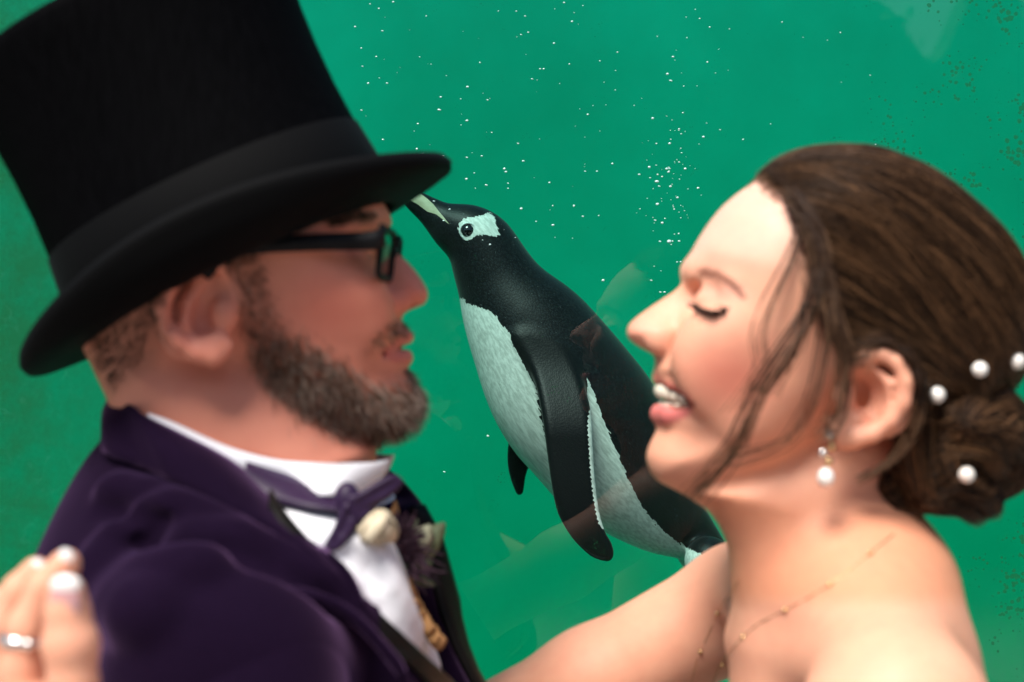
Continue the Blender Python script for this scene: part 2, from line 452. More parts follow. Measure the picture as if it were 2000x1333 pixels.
# air bubbles clinging to and rising along the inside of the pane
m = Mat('air_bubble', (.72, .93, .90), .15, 1.0); M_BUB = m.m
bub_me = []
for k in range(4):
    V, Fc = ball((0, 0, 0), (1, .7, .55 + .12 * k), 10, 6, R=[[math.cos(.3 * k - .3), 0, -math.sin(.3 * k - .3)], [0, 1, 0], [math.sin(.3 * k - .3), 0, math.cos(.3 * k - .3)]])
    me = bpy.data.meshes.new('bubble'); me.from_pydata([tuple(p) for p in V], [], Fc); me.materials.append(M_BUB)
    me.polygons.foreach_set('use_smooth', np.ones(len(me.polygons), bool)); bub_me.append(me)
BUB = [(858,215,4.5),(861,190,3),(911,350,3.2),(1018,408,3.4),(950,362,3.6),(1022,315,3.2),(1080,440,3.4),(1178,548,3.4),(1272,548,3),(1283,355,5),(1284,399,4),(1307,472,5),(1290,571,3),(1298,571,3),(957,478,2.6),(837,342,3.6),(912,308,3),(941,305,2.6),(988,336,3),(985,330,3),(868,922,3),(953,852,3),(912,236,3.4),(913,170,3),(1310,158,4),(1055,135,2.6),(1062,135,2.4),(1196,320,2.6),(1143,335,2.6),(1166,335,2.6),(1073,357,2.6),(1121,402,2.6),(748,273,3),(816,242,2.6),(756,163,2.6),(719,163,2.6),(708,130,2.6),(735,111,2.4),(740,17,2.4),(1082,85,2.6),(1018,68,2.4)]
b_rng = random.Random(3)
for k in range(95): BUB.append((b_rng.uniform(690, 1190), b_rng.uniform(2, 470), b_rng.choice((.8, 1.1, 1.4, 1.9, 2.7))))
for k in range(105): BUB.append((b_rng.gauss(1312, 40 if k % 2 else 24), b_rng.uniform(20, 480) if k % 3 == 0 else b_rng.gauss(370, 80), b_rng.choice((.9, 1.2, 1.6, 2.2, 3.2))))
for k in range(22): BUB.append((b_rng.uniform(1190, 1720), b_rng.uniform(2, 300), b_rng.uniform(1.2, 2.2)))
nb = 0
for u, v, r in BUB:
    if not (2 < v < 1300): continue
    p = P(u, v, b_rng.uniform(GLASS_Y + .045, GLASS_Y + .10))
    o = bpy.data.objects.new('air_bubble', bub_me[nb % 4]); o.location = p; s_ = r * .5 / FPX * p[1] * 1.4
    o.scale = (s_ * 1.25, s_, s_); col.objects.link(o); nb += 1
    tag(o, 'tiny white air bubble in green water behind the glass', 'bubble', 'air bubbles in the green water')

# leafy screen added behind the camera to keep bright sky out of the reflection
m = Mat('added_hedge_leaf', (.03, .07, .02), .6, .3); m.base(m.ramp(m.noise(7, 4), [(.3, (.018, .045, .012)), (.7, (.05, .10, .03))])); M_ADDED_HEDGE = m.m
added_hedge = tag(empty('added_hedge', (0, -7.2, 0)), 'added dark green leaf screen behind the viewer, keeping sky out of the glass reflection', 'added_hedge')
h_rng = np.random.default_rng(11)
def added_hedge_top(x): return 4.45 + .15 * np.sin(x * 1.7) + .12 * np.sin(x * 4.1 + 1) - .66 * np.exp(-((x - 3.0) / .26) ** 2) - .62 * np.exp(-((x - 3.7) / .12) ** 2)  # dips shaped to leave bright sky patches in the pane's reflection
xs = np.linspace(-12, 12, 300)
core = [[(x, -7.05, 0.0) for x in xs], [(x, -7.05, added_hedge_top(x) - .15) for x in xs], [(x, -7.5, added_hedge_top(x) - .15) for x in xs], [(x, -7.5, 0.0) for x in xs]]
mesh_obj('branch_mass', *sheet(core), M_ADDED_HEDGE, added_hedge, smooth=False)
N = 9000; x = h_rng.uniform(-12, 12, N); z = h_rng.uniform(.05, 1, N) ** .8 * added_hedge_top(x); y = -7.03 + h_rng.normal(0, .07, N)
c = np.stack([x, y, z], 1); a = h_rng.normal(0, 1, (N, 3)); a /= np.linalg.norm(a, axis=1, keepdims=True); b = np.cross(a, h_rng.normal(0, 1, (N, 3))); b /= np.linalg.norm(b, axis=1, keepdims=True)
L = h_rng.uniform(.04, .09, (N, 1)); V = np.stack([c - a * L, c + b * L * .5, c + a * L, c - b * L * .5], 1).reshape(-1, 3)
lf = mesh_obj('foliage', V, np.arange(4 * N).reshape(N, 4), M_ADDED_HEDGE, added_hedge, smooth=False); lf['kind'] = 'stuff'
# ================================================================== penguin swimming up behind the glass
YP = 1.80
def pen_build():
    S = FPX / YP
    st = [(783,373,4),(800,385,13),(818,398,19),(845,417,25),(866,433,32),(890,447,44),(915,458,54),(940,480,63),(960,523,72),(985,575,84),(1005,612,98),(1042,664,121),(1085,738,139),(1120,790,144),(1152,828,142),(1190,885,134),(1222,925,118),(1262,970,96),(1300,1008,74),(1345,1042,50),(1385,1078,34),(1440,1135,20),(1490,1185,10)]
    st = smooth_poly(st, 3, False)
    F_ = Field(P(740, 330, YP + .16) - np.array([0.02, .34, .62]), P(1540, 330, YP) + np.array([.03, .17, .03]), .0022)
    for a, b in zip(st[:-1], st[1:]):
        F_.cone(P(a[0], a[1], YP), P(b[0], b[1], YP), a[2] / S, b[2] / S, .006, sq=(1, .92, 1))
    Dbody = F_.D.copy()
    # near flipper: a thin curved blade standing off the flank
    near = [(1003,652),(1050,645),(1100,675),(1130,720),(1147,770),(1155,815),(1157,870),(1160,930),(1167,990),(1178,1030),(1190,1052),(1195,1072),(1190,1086),(1176,1088),(1150,1078),(1120,1050),(1098,1018),(1084,985),(1074,930),(1066,870),(1058,810),(1046,750),(1030,705)]
    yn = YP - .107
    near3 = smooth_poly(PP(near, yn), 3)
    zs = P(0, 690, yn)[2]; zt = P(0, 1088, yn)[2]
    F_.slab(near3, yn, .010, lambda X, Z: .009 - .0035 * sstep(zs - .05, zt, Z), .014, shear=lambda X, Z: .050 * sstep(zs - .10, zs + .06, Z) - .035 * sstep(zs, zt, Z))
    far = [(1010,820),(998,838),(991,880),(993,920),(1004,955),(1012,968),(1022,962),(1027,930),(1040,895),(1058,860),(1050,800)]
    yf = YP + .10
    far3 = smooth_poly(PP(far, yf), 3)
    F_.slab(far3, yf, .008, .006, .006, shear=lambda X, Z: -.03 * sstep(P(0, 900, yf)[2], P(0, 820, yf)[2], Z))
    # trailing feet and tail
    for dy in (-.045, .045):
        a = P(1375, 1085, YP) + [0, dy, 0]; b = P(1440, 1150, YP) + [0, dy * 1.2, 0]; c = P(1485, 1215, YP) + [0, dy * 1.4, 0]
        F_.chain([a, b, c], [.03, .014, .009], .01)
        for q in (-.022, 0, .022): F_.cone(c, c + np.array([.035 + abs(q) * -.3, q, -.045]), .008, .004, .008)
    V, Q = F_.mesh(); V = relax(V, Q, 1, .4)
    # pattern, measured as distances from its outlines on either flank
    W = V.copy(); farside = W[:, 1] > YP; W[farside, 1] = 2 * YP - W[farside, 1]
    u, v = uvpx(W)
    white = [(895,585),(915,594),(940,602),(965,613),(985,640),(1008,668),(1018,692),(1036,722),(1048,770),(1062,840),(1085,880),(1112,850),(1122,780),(1124,711),(1150,745),(1172,800),(1200,870),(1225,930),(1258,995),(1308,1048),(1345,1072),(1378,1086),(1420,1110),(1400,1180),(1300,1130),(1100,1040),(930,850),(860,650)]
    wsd = poly_sd(u, v, smooth_poly(white, 3)) / S
    patch = [(896,437),(907,427),(925,424),(943,421),(956,417),(966,424),(970,440),(977,460),(962,461),(945,459),(930,459),(922,467),(912,470),(902,466),(896,455)]
    psd = poly_sd(u, v, smooth_poly(patch, 2)) / S
    bill = [(770,365),(797,372),(822,379),(846,399),(856,412),(878,439),(852,419),(835,414),(815,399),(775,376)]
    bsd = poly_sd(u, v, smooth_poly(bill, 2)) / S
    # is a vertex on a flipper?
    dn = poly_sd(V[:, 0], V[:, 2], near3); df = poly_sd(V[:, 0], V[:, 2], far3)
    tt = sstep(zs - .10, zs + .06, V[:, 2])
    yb = yn + .050 * tt - .035 * sstep(zs, zt, V[:, 2])
    Dall = F_.D; F_.D = Dbody; bv = F_.value(V); F_.D = Dall
    on_near = (bv > .0022) & (dn < .02) & (V[:, 1] < YP - .05)
    on_far = (bv > .0022) & (df < .02) & (V[:, 1] > YP + .04)
    # trailing white strip, with the teeth of single feathers
    strip = [(1156,800),(1164,860),(1170,930),(1178,990),(1184,1030),(1172,1024),(1163,985),(1156,930),(1152,870),(1150,825)]
    ssd = poly_sd(*uvpx(V), smooth_poly(strip, 3)) / S
    tooth = np.abs(((v * .11) % 1) - .5) * .006
    wsd = np.where(on_near, np.where(V[:, 1] < yb + .003, ssd + tooth - .0028, .01), wsd)
    wsd = np.where(on_far, .02, wsd)
    blade = (on_near | on_far).astype(np.float32)
    feet = sstep(.01, .03, V[:, 0] - P(1405, 0, YP)[0]) * (np.abs(V[:, 1] - YP) > .025)
    return V, Q, dict(white=wsd, patch=psd, bill=bsd, blade=blade, feet=feet, along=(V[:, 0] * .62 - V[:, 2] * .78), across=(V[:, 0] * .78 + V[:, 2] * .62))

m = Mat('penguin_plumage', (.02, .02, .022), .42, .13)
cb = m.node('ShaderNodeCombineXYZ')
m.link(m.math('MULTIPLY', m.attr('along'), 60), cb.inputs[0]); m.link(m.math('MULTIPLY', m.attr('across'), 300), cb.inputs[1])
sepy = m.node('ShaderNodeSeparateXYZ'); tcn = m.node('ShaderNodeTexCoord'); m.link(tcn.outputs['Object'], sepy.inputs[0]); m.link(m.math('MULTIPLY', sepy.outputs[1], 300), cb.inputs[2])
streak = m.noise(1.0, 3, cb.outputs[0])
cb2 = m.node('ShaderNodeCombineXYZ')
m.link(m.math('MULTIPLY', m.attr('along'), 330), cb2.inputs[0]); m.link(m.math('MULTIPLY', m.attr('across'), 560), cb2.inputs[1]); m.link(m.math('MULTIPLY', sepy.outputs[1], 560), cb2.inputs[2])
vor = m.node('ShaderNodeTexVoronoi', Scale=1.0); m.link(cb2.outputs[0], vor.inputs['Vector'])
jag = m.math('MULTIPLY', m.math('SUBTRACT', streak, .5), .011)
nb_ = m.math('SUBTRACT', 1.0, m.attr('blade'))
jagw = m.math('MULTIPLY', jag, nb_)
def thr(name, j): return m.math('LESS_THAN', m.math('ADD', m.attr(name), j), 0.0)
blk = m.mix(m.ramp(m.math('MULTIPLY', m.math('SUBTRACT', 1, vor.outputs['Distance']), nb_), [(.45, 0.0), (.95, 1.0)]), (.0015, .0020, .0023), (.011, .015, .017))
tips = m.math('MULTIPLY', m.math('GREATER_THAN', m.noise(420, 2), .735), nb_)
blk = m.mix(m.math('MULTIPLY', tips, .32), blk, (.3, .33, .33))
wht = m.mix(m.ramp(streak, [(.35, 0.0), (.62, 1.0)]), (.38, .40, .36), (.58, .60, .55))
c = m.mix(thr('white', jagw), blk, wht)
c = m.mix(thr('patch', m.math('MULTIPLY', jag, .9)), c, wht)
bl = m.ramp(m.noise(60, 3), [(.3, (.26, .24, .15)), (.7, (.40, .37, .25))])
c = m.mix(thr('bill', 0.0), c, bl)
c = m.mix(m.attr('feet'), c, (.55, .22, .08))
m.base(c)
m.bump(m.math('ADD', m.math('MULTIPLY', streak, .7), m.math('MULTIPLY', vor.outputs['Distance'], .6)), .22, .0010)
m.b.inputs['Sheen Weight'].default_value = .06
M_PEN = m.m
V, Q, at = pen_build()
pen = tag(empty('penguin', P(1150, 830, YP)), 'black and white penguin with white eye patch swimming upward in green water', 'penguin')
mesh_obj('body', V, Q, M_PEN, pen, attrs=at)
m = Mat('penguin_eye', (.006, .006, .007), .06, .6); M_PEYE = m.m
m = Mat('penguin_eye_ring', (.5, .55, .52), .5, .3); m.base(m.ramp(m.noise(300), [(.3, (.35, .4, .38)), (.7, (.7, .74, .7))])); M_PRING = m.m
for s_ in (-1, 1):
    pc = P(914, 452, YP - .033) if s_ < 0 else P(914, 452, YP - .033) + np.array([0, .066, 0])
    e = mesh_obj('eye', *ball(pc, (.0085, .0065, .0085), 20, 12), M_PEYE, pen)
    ring = [pc + np.array([math.cos(t) * .0100, s_ * .0015, math.sin(t) * .0100]) for t in np.linspace(0, 2 * math.pi, 28, endpoint=False)]
    mesh_obj('eye_ring', *tube(ring, .0012, 6, True), M_PRING, pen)
# ================================================================== shared person helpers
def hits(F_, U, Vv, y0=.45, y1=1.35):
    """first surface points along many sight lines; NaN where the line misses"""
    U = np.asarray(U, float).ravel(); Vv = np.asarray(Vv, float).ravel(); out = np.full((len(U), 3), np.nan); todo = np.arange(len(U))
    hi = F_.lo + (F_.n - 1) * F_.h; prev = np.full(len(U), 1.0)
    for Y in np.arange(y0, y1, F_.h):
        if len(todo) == 0: break
        p = np.stack([(U[todo] - 1000) / FPX * Y, np.full(len(todo), Y), ZC - (Vv[todo] - 666.5) / FPX * Y], 1)
        ok = np.all((p > F_.lo) & (p < hi), 1); d = np.ones(len(todo)); d[ok] = F_.value(p[ok])
        w = d < 0; out[todo[w]] = p[w]; todo = todo[~w]
    return out
def on_surface(F_, pts, off=0.0, **kw):
    """pixel polyline -> points on a surface, lifted along its normal"""
    pts = np.asarray(pts, float); h = hits(F_, pts[:, 0], pts[:, 1], **kw)
    ok = ~np.isnan(h[:, 0])
    if ok.sum() == 0: return h
    idx = np.arange(len(pts))
    for k in range(3): h[:, k] = np.interp(idx, idx[ok], h[ok, k])
    for i in idx[~ok]: h[i] = P(pts[i, 0], pts[i, 1], h[i, 1])
    return h + F_.grad(h) * off
def band_on(F_, top, bot, n=26, m_=7, off=.003, thick=.003, **kw):
    """a strip of cloth laid on a surface between two pixel lines"""
    t = np.linspace(0, 1, n)
    def rs(p):
        p = smooth_poly(p, 8, False); s = np.r_[0, np.cumsum(np.linalg.norm(np.diff(p, axis=0), axis=1))]; s /= s[-1]
        return np.stack([np.interp(t, s, p[:, 0]), np.interp(t, s, p[:, 1])], 1)
    A, B = rs(top), rs(bot)
    rows = [on_surface(F_, A + (B - A) * q, off, **kw) for q in np.linspace(0, 1, m_)]
    for _ in range(2):
        R = np.array(rows); R[1:-1, 1:-1] = .5 * R[1:-1, 1:-1] + .125 * (R[:-2, 1:-1] + R[2:, 1:-1] + R[1:-1, :-2] + R[1:-1, 2:]); rows = R
    return sheet(np.array(rows), -thick)
def mirror(V, y0):
    V = np.array(V, float); V[:, 1] = 2 * y0 - V[:, 1]; return V
def flip(Fc): return [tuple(f)[::-1] for f in Fc]

def skin_mat(name, rough=.52, sss=.16):
    m = Mat(name, (.6, .3, .2), rough, .28)
    n = m.noise(90, 6); n2 = m.noise(14, 4)
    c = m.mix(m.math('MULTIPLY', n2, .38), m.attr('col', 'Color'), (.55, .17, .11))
    c = m.mix(.16, c, m.mix(n, (.25, .10, .07), (.95, .70, .55)), 'OVERLAY')
    m.base(c); m.bump(n, .12, .0015)
    m.b.inputs['Subsurface Weight'].default_value = sss
    m.b.inputs['Subsurface Radius'].default_value = (1, .35, .18); m.b.inputs['Subsurface Scale'].default_value = .008
    return m.m
def hair_mat(name, rough=.38):
    m = Mat(name, (.05, .03, .02), rough, .45); m.base(m.attr('col', 'Color')); return m.m
def cloth_mat(name, base, rough=.8, sheen=0, tint=(1, 1, 1), nscale=500, var=.2, bump=.15, spec=.2):
    m = Mat(name, base, rough, spec); n = m.noise(nscale, 3); n2 = m.noise(11, 4)
    lo = tuple(c * (1 - var) for c in base); hi = tuple(min(1, c * (1 + var)) for c in base)
    m.base(m.ramp(m.math('ADD', m.math('MULTIPLY', n, .5), m.math('MULTIPLY', n2, .5)), [(.35, lo), (.65, hi)])); m.bump(n, bump, .001)
    m.b.inputs['Sheen Weight'].default_value = sheen; m.b.inputs['Sheen Tint'].default_value = (*tint, 1); m.b.inputs['Sheen Roughness'].default_value = .35
    return m.m

M_SKIN = skin_mat('skin')
M_HAIR = hair_mat('hair')
M_BEARD = hair_mat('beard_hair', .6); bpy.data.materials['beard_hair'].node_tree.nodes['Principled BSDF'].inputs['Specular IOR Level'].default_value = .15
M_EYE = simple('eye_white', (.75, .70, .66), .15, .5, nscale=200, var=.08, bump=0)
M_VELVET = cloth_mat('purple_velvet', (.007, .003, .011), .95, .8, (.26, .14, .31), 700, .25, spec=.02)
M_SATIN = cloth_mat('black_satin', (.005, .0045, .004), .5, 0, nscale=900, bump=.05, spec=.12)
M_SHIRT = cloth_mat('white_cotton', (.74, .74, .78), .8, .1, nscale=600, var=.04)
M_TIE = cloth_mat('purple_satin', (.024, .010, .038), .5, .3, (.4, .25, .5), 900, .2, .08, .25)
M_BLACK = cloth_mat('black_wool', (.012, .012, .013), .85, nscale=400)

# ================================================================== groom
YG = 1.02
groom = tag(empty('person', (P(450, 666, YG)[0], YG, 0)), 'man in top hat and glasses with greying beard, purple velvet jacket and bow tie', 'person')

def gpx(X, Z, Y): return 1000 + X / Y * FPX, 666.5 - (Z - ZC) / Y * FPX
GF = Field(P(130, 230, YG) - np.array([.02, .13, .40]), P(880, 230, YG) + np.array([.02, .125, .01]), .002)
def groom_head():
    F_ = GF
    head = [(747,405),(745,440),(742,470),(748,520),(762,570),(778,612),(789,638),(801,653),(799,664),(784,677),(790,686),(801,699),(797,714),(795,727),(803,745),(813,772),(811,798),(795,822),(760,838),(700,840),(630,825),(560,795),(490,745),(420,750),(300,770),(225,745),(188,690),(176,610),(186,530),(228,430),(330,340),(450,292),(580,292),(690,335),(738,380)]
    hp = smooth_poly(PP(head, YG), 2)
    def W(X, Z):
        u, v = gpx(X, Z, YG)
        return .078 - .012 * sstep(470, 760, v) - .018 * sstep(560, 800, u) * sstep(520, 690, v) - .004 * sstep(600, 750, u)
    F_.slab(hp, YG, .058, W, .004)
    neck = [(186,640),(195,715),(214,775),(240,860),(270,1010),(690,1010),(725,925),(735,872),(700,835),(640,760),(500,640)]
    F_.slab(smooth_poly(PP(neck, YG), 2), YG, .062, .062, .014)
    nose = [(742,440),(747,466),(768,487),(800,516),(821,543),(834,566),(835,582),(828,594),(812,601),(795,608),(778,616),(745,625),(715,600),(715,540),(722,480)]
    def WN(X, Z):
        u, v = gpx(X, Z, YG); return .0085 + .0085 * sstep(490, 575, v)
    F_.slab(smooth_poly(PP(nose, YG), 3), YG, .012, WN, .007)
    for s in (-1, 1):
        y = lambda d: YG + s * d
        def Q(u, v, d):            # a feature seen at this pixel on the near side, and its mirror
            p = P(u, v, YG - d)
            return p if s < 0 else np.array([p[0], 2 * YG - p[1], p[2]])
        F_.ell(Q(772, 588, .014), (.0105, .0065, .009), .004)                  # wing of the nose
        F_.ell(Q(800, 603, .007), (.006, .0032, .004), .002, mode='cut')       # nostril
        F_.ell(Q(752, 600, .021), (.005, .004, .010), .005, mode='cut')        # crease beside it
        F_.ell(Q(702, 497, .036), (.019, .019, .0135), .012, mode='cut')       # orbit
        F_.ell(Q(694, 500, .033), (.0142, .014, .0130), .004)                  # eyelids over the ball
        F_.ell(Q(716, 502, .036), (.006, .012, .0028), .002, mode='cut')       # slit
        F_.cone(Q(735, 428, .012), Q(672, 432, .050), .008, .007, .012)        # brow ridge
        F_.ell(Q(655, 565, .050), (.028, .015, .017), .022)                    # cheekbone
        F_.ell(Q(690, 620, .038), (.024, .015, .026), .022)                    # cheek
        F_.cone(Q(794, 659, .001), Q(750, 683, .026), .0036, .0022, .005)       # upper lip
        F_.cone(Q(790, 698, .001), Q(752, 694, .025), .0045, .0022, .005)       # lower lip
        F_.cone(Q(788, 677, 0), Q(745, 690, .029), .0016, .0020, .003, mode='cut')
        # ear
        ya = .080
        F_.ell(Q(388, 612, ya - .004), (.026, .006, .034), .004, R=[[.9, 0, .43], [0, 1, 0], [-.43, 0, .9]])
        hx = [(445, 545, ya - .004), (425, 512, ya + .004), (378, 518, ya + .009), (335, 555, ya + .011), (316, 600, ya + .011), (328, 640, ya + .010), (352, 668, ya + .008), (385, 690, ya + .006), (415, 698, ya + .004)]
        F_.chain([Q(*q) for q in hx], [.004, .0052, .0055, .0055, .0055, .005, .005, .006, .007], .003)
        F_.ell(Q(412, 676, ya + .004), (.015, .006, .011), .005)
        F_.chain([Q(395, 545, ya + .003), Q(366, 590, ya + .006), Q(366, 632, ya + .006), Q(392, 655, ya + .005)], [.004, .0045, .0045, .005], .003)
        F_.ell(Q(405, 612, ya + .008), (.010, .011, .016), .003, mode='cut', R=[[.9, 0, .43], [0, 1, 0], [-.43, 0, .9]])
        F_.ell(Q(345, 600, ya + .014), (.004, .006, .018), .003, mode='cut', R=[[.95, 0, .3], [0, 1, 0], [-.3, 0, .95]])
        F_.ell(Q(436, 612, ya + .000), (.008, .007, .011), .005)
    V, Q_ = F_.mesh(); V = relax(V, Q_, 1, .35)
    W_ = V.copy(); fs = W_[:, 1] > YG; W_[fs, 1] = 2 * YG - W_[fs, 1]
    u, v = uvpx(W_)
    c = np.tile(np.array([.72, .30, .21]), (len(V), 1))
    def paint(mask, rgb):
        nonlocal c
        mk = np.clip(mask, 0, 1)[:, None]; c = c * (1 - mk) + np.array(rgb) * mk
    bl = lambda cu, cv, ru, rv: np.exp(-((u - cu) / ru) ** 2 - ((v - cv) / rv) ** 2)
    paint(.75 * bl(640, 600, 95, 75), (.70, .21, .15)); paint(.75 * bl(805, 575, 45, 40), (.62, .20, .15)); paint(.6 * bl(370, 630, 70, 90), (.62, .19, .14))
    lips = [(740,688),(770,668),(800,650),(803,664),(786,677),(803,698),(797,712),(770,708),(750,697)]
    paint(sstep(6, -4, poly_sd(u, v, np.array(lips, float))), (.62, .19, .16))
    stub = [(480,520),(540,560),(560,640),(620,690),(690,715),(700,690),(735,640),(785,625),(800,645),(760,672),(735,690),(745,715),(790,725),(815,745),(840,800),(800,870),(700,870),(600,820),(520,760),(478,690),(470,600)]
    paint(.30 * sstep(16, -30, poly_sd(u, v, smooth_poly(stub, 2))), (.14, .075, .05))
    paint(.55 * sstep(20, -20, poly_sd(u, v, np.array([(180,560),(300,560),(330,660),(300,720),(215,770),(170,700)], float))), (.24, .13, .09))
    return V, Q_, c
V, Q_, c = groom_head(); GV, GQ, GC = V, Q_, c
mesh_obj('body', V, Q_, M_SKIN, groom, attrs={'col': c})
for s in (-1, 1):
    pc = P(696, 500, YG - .033)
    if s > 0: pc[1] = 2 * YG - pc[1]
    e = mesh_obj('eye', *ball(pc, .0122, 20, 12), M_EYE, groom)
    m = simple('iris_brown', (.05, .03, .015), .1, .6, nscale=200, bump=0)
    place_ = mesh_obj('iris', *ball(pc + np.array([.0085, 0, 0]), (.0042, .0058, .0058), 14, 8), m, groom)

# ---- beard, sideburns, moustache, nape and brows: strands rooted on the skin
def root_on(V, Q_, N, weight, rg):
    """random points on the mesh with probability ~ weight of the face"""
    tri = np.concatenate([Q_[:, [0, 1, 2]], Q_[:, [0, 2, 3]]]); a, b, c_ = V[tri[:, 0]], V[tri[:, 1]], V[tri[:, 2]]
    nrm = np.cross(b - a, c_ - a); ar = np.linalg.norm(nrm, axis=1); w = ar * weight[tri].mean(1)
    pick = rg.choice(len(tri), N, p=w / w.sum()); r1, r2 = rg.random((2, N)); s1 = np.sqrt(r1)[:, None]; r2 = r2[:, None]
    p = a[pick] * (1 - s1) + b[pick] * s1 * (1 - r2) + c_[pick] * s1 * r2
    return p, nrm[pick] / (ar[pick, None] + 1e-12)
def sideview(V, y0):
    W_ = np.array(V); fs = W_[:, 1] > y0; W_[fs, 1] = 2 * y0 - W_[fs, 1]; return uvpx(W_)
u, v = sideview(V, YG)
beard_poly = [(462,500),(500,505),(532,560),(552,620),(600,650),(645,676),(690,706),(716,735),(732,742),(760,745),(778,735),(800,738),(818,745),(832,780),(826,815),(805,842),(765,862),(690,862),(620,835),(545,790),(492,722),(472,650),(458,590)]
w1 = sstep(10, -34, poly_sd(u, v, smooth_poly(beard_poly, 2)) + 9 * np.sin(u * .07) * np.cos(v * .09 + u * .03))
mous = [(712,672),(740,640),(775,622),(792,634),(800,646),(775,656),(745,672),(722,694)]
w2 = .28 * sstep(4, -6, poly_sd(u, v, np.array(mous, float)))
soul = [(786,722),(800,720),(815,745),(795,742)]
w3 = sstep(4, -4, poly_sd(u, v, np.array(soul, float)))
side = [(428,480),(515,470),(520,560),(505,620),(480,640),(466,560),(440,530)]
w4 = 1.2 * sstep(8, -8, poly_sd(u, v, np.array(side, float)))
rg = np.random.default_rng(5)
p, nn = root_on(V, Q_, 12000, np.maximum.reduce([w1, w2, w3, w4]) + 0, rg)
pu, pv = sideview(p, YG)
sgn = np.sign(p[:, 1] - YG)[:, None]
chin = sstep(690, 800, pu)[:, None]
dirn = np.stack([.30 + .35 * chin[:, 0], 0 * pu, -.85 + .1 * chin[:, 0]], 1) + nn * (.55 + .25 * chin) + rg.normal(0, .22, p.shape)
dirn /= np.linalg.norm(dirn, axis=1, keepdims=True)
L = (.0048 + .0050 * sstep(600, 760, pv) + .002 * sstep(680, 800, pu) * sstep(720, 800, pv)) * rg.uniform(.6, 1.2, len(p))
L = np.where(pv < 660, L * .8, L); L = np.where((pu > 715) & (pv < 690), .006, L)
t = np.linspace(0, 1, 4)[None, :, None]
bend = np.cross(dirn, rg.normal(0, 1, p.shape)) * .35
paths = p[:, None] - nn[:, None] * .001 + L[:, None, None] * (dirn[:, None] * t + bend[:, None] * t ** 2 * .6 + np.array([0, 0, -.25]) * t ** 2)
gz = rg.random(len(p)); clump = .5 + .5 * np.sin(pu * .040 + 2 * np.sin(pv * .03)) * np.cos(pv * .05 + pu * .015)
grey = np.clip(.08 + .30 * clump + .34 * sstep(640, 760, pv) + .25 * np.exp(-((pu - 815) / 20) ** 2 - ((pv - 790) / 40) ** 2) + .22 * np.exp(-((pu - 570) / 60) ** 2 - ((pv - 760) / 30) ** 2), 0, 1)
dark = np.array([.07, .036, .022]); mid = np.array([.17, .090, .055]); gr = np.array([.52, .40, .32])
cc = np.where((gz < grey * .72)[:, None], gr * rg.uniform(.6, 1.15, (len(p), 1)), np.where((rg.random(len(p)) < .5)[:, None], dark, mid) * rg.uniform(.6, 1.4, (len(p), 1)))
strands('beard', paths, np.full(len(p), .00024), M_BEARD, groom, cc)
# brows
bw = sstep(5, -5, poly_sd(u, v, np.array([(728,416),(738,428),(720,436),(690,432),(655,444),(650,436),(690,416)], float)))
p, nn = root_on(V, Q_, 700, bw, rg); pu, pv = sideview(p, YG)
dirn = np.stack([-.8 + 0 * pu, np.sign(p[:, 1] - YG) * .5, .25 + 0 * pu], 1) + nn * .35 + rg.normal(0, .2, p.shape); dirn /= np.linalg.norm(dirn, axis=1, keepdims=True)
for s_ in (-1, 1):
    w_ = (p[:, 1] - YG) * s_ > 0
    strands('eyebrow', p[w_][:, None] + .009 * dirn[w_][:, None] * t, np.full(w_.sum(), .0003), M_HAIR, groom, np.tile([[.05, .026, .014]], (w_.sum(), 1)))
# close-cropped nape and temple hair
hw = sstep(10, -10, poly_sd(u, v, np.array([(170,520),(460,420),(520,450),(505,500),(450,520),(420,500),(330,560),(300,640),(270,700),(222,752),(190,700),(165,600)], float)))
p, nn = root_on(V, Q_, 5000, hw, rg)
dirn = nn * .45 + np.array([-.25, 0, -.8]) + rg.normal(0, .2, p.shape); dirn /= np.linalg.norm(dirn, axis=1, keepdims=True)
strands('hair', p[:, None] + .005 * dirn[:, None] * t, np.full(len(p), .00028), M_HAIR, groom, np.array([.07, .04, .025]) * rg.uniform(.6, 1.5, (len(p), 1)))


# ---- torso: shirt, and the velvet jacket laid over it
YT = 1.03
TF = Field((-.50, .70, .95), (.14, 1.36, 1.62), .0035)
def torso(F_):
    back = [tuple(P(u, v, .93)[[0, 2]]) for u, v in [(222,796),(165,860),(112,922),(74,990),(46,1060),(28,1130),(5,1260),(-8,1420)]]
    front = [tuple(P(u, v, YT)[[0, 2]]) for u, v in [(1010,1760),(960,1500),(888,1345),(828,1235),(776,1140),(738,1060),(708,1000),(680,960),(600,940),(420,890)]]
    poly = [*back, (-.33, .96), *front]
    def W(X, Z): return .075 + .125 * sstep(1.54, 1.39, Z)
    F_.slab(smooth_poly(np.array(poly), 2), YT, .085, W, .01)
    for s in (-1, 1):
        m_ = lambda p: p if s < 0 else np.array([p[0], 2 * YT - p[1], p[2]])
        F_.cone(m_(P(400, 1030, .985)), m_(P(440, 1330, .865)), .052, .060, .035)      # shoulder slope
        F_.cone(m_(P(440, 1330, .865)), m_(np.array([-.165, .83, 1.22])), .066, .058, .02)
        F_.ell(m_(P(640, 1220, .95)), (.06, .05, .09), .04)                              # chest
torso(TF)
def clone(F_, off):
    G_ = Field(F_.lo, F_.lo + (F_.n - 1.5) * F_.h, F_.h); G_.D = (F_.D + off).astype(np.float32); G_.n = np.array(G_.D.shape); return G_
SHF = clone(TF, .004); J0 = clone(TF, -.008); JF = clone(TF, -.008)
def ridge(F_, pts, r, k=.012):
    q = on_surface(F_, smooth_poly(pts, 4, False), -.003)
    F_.chain(list(q), [r] * len(q), k)
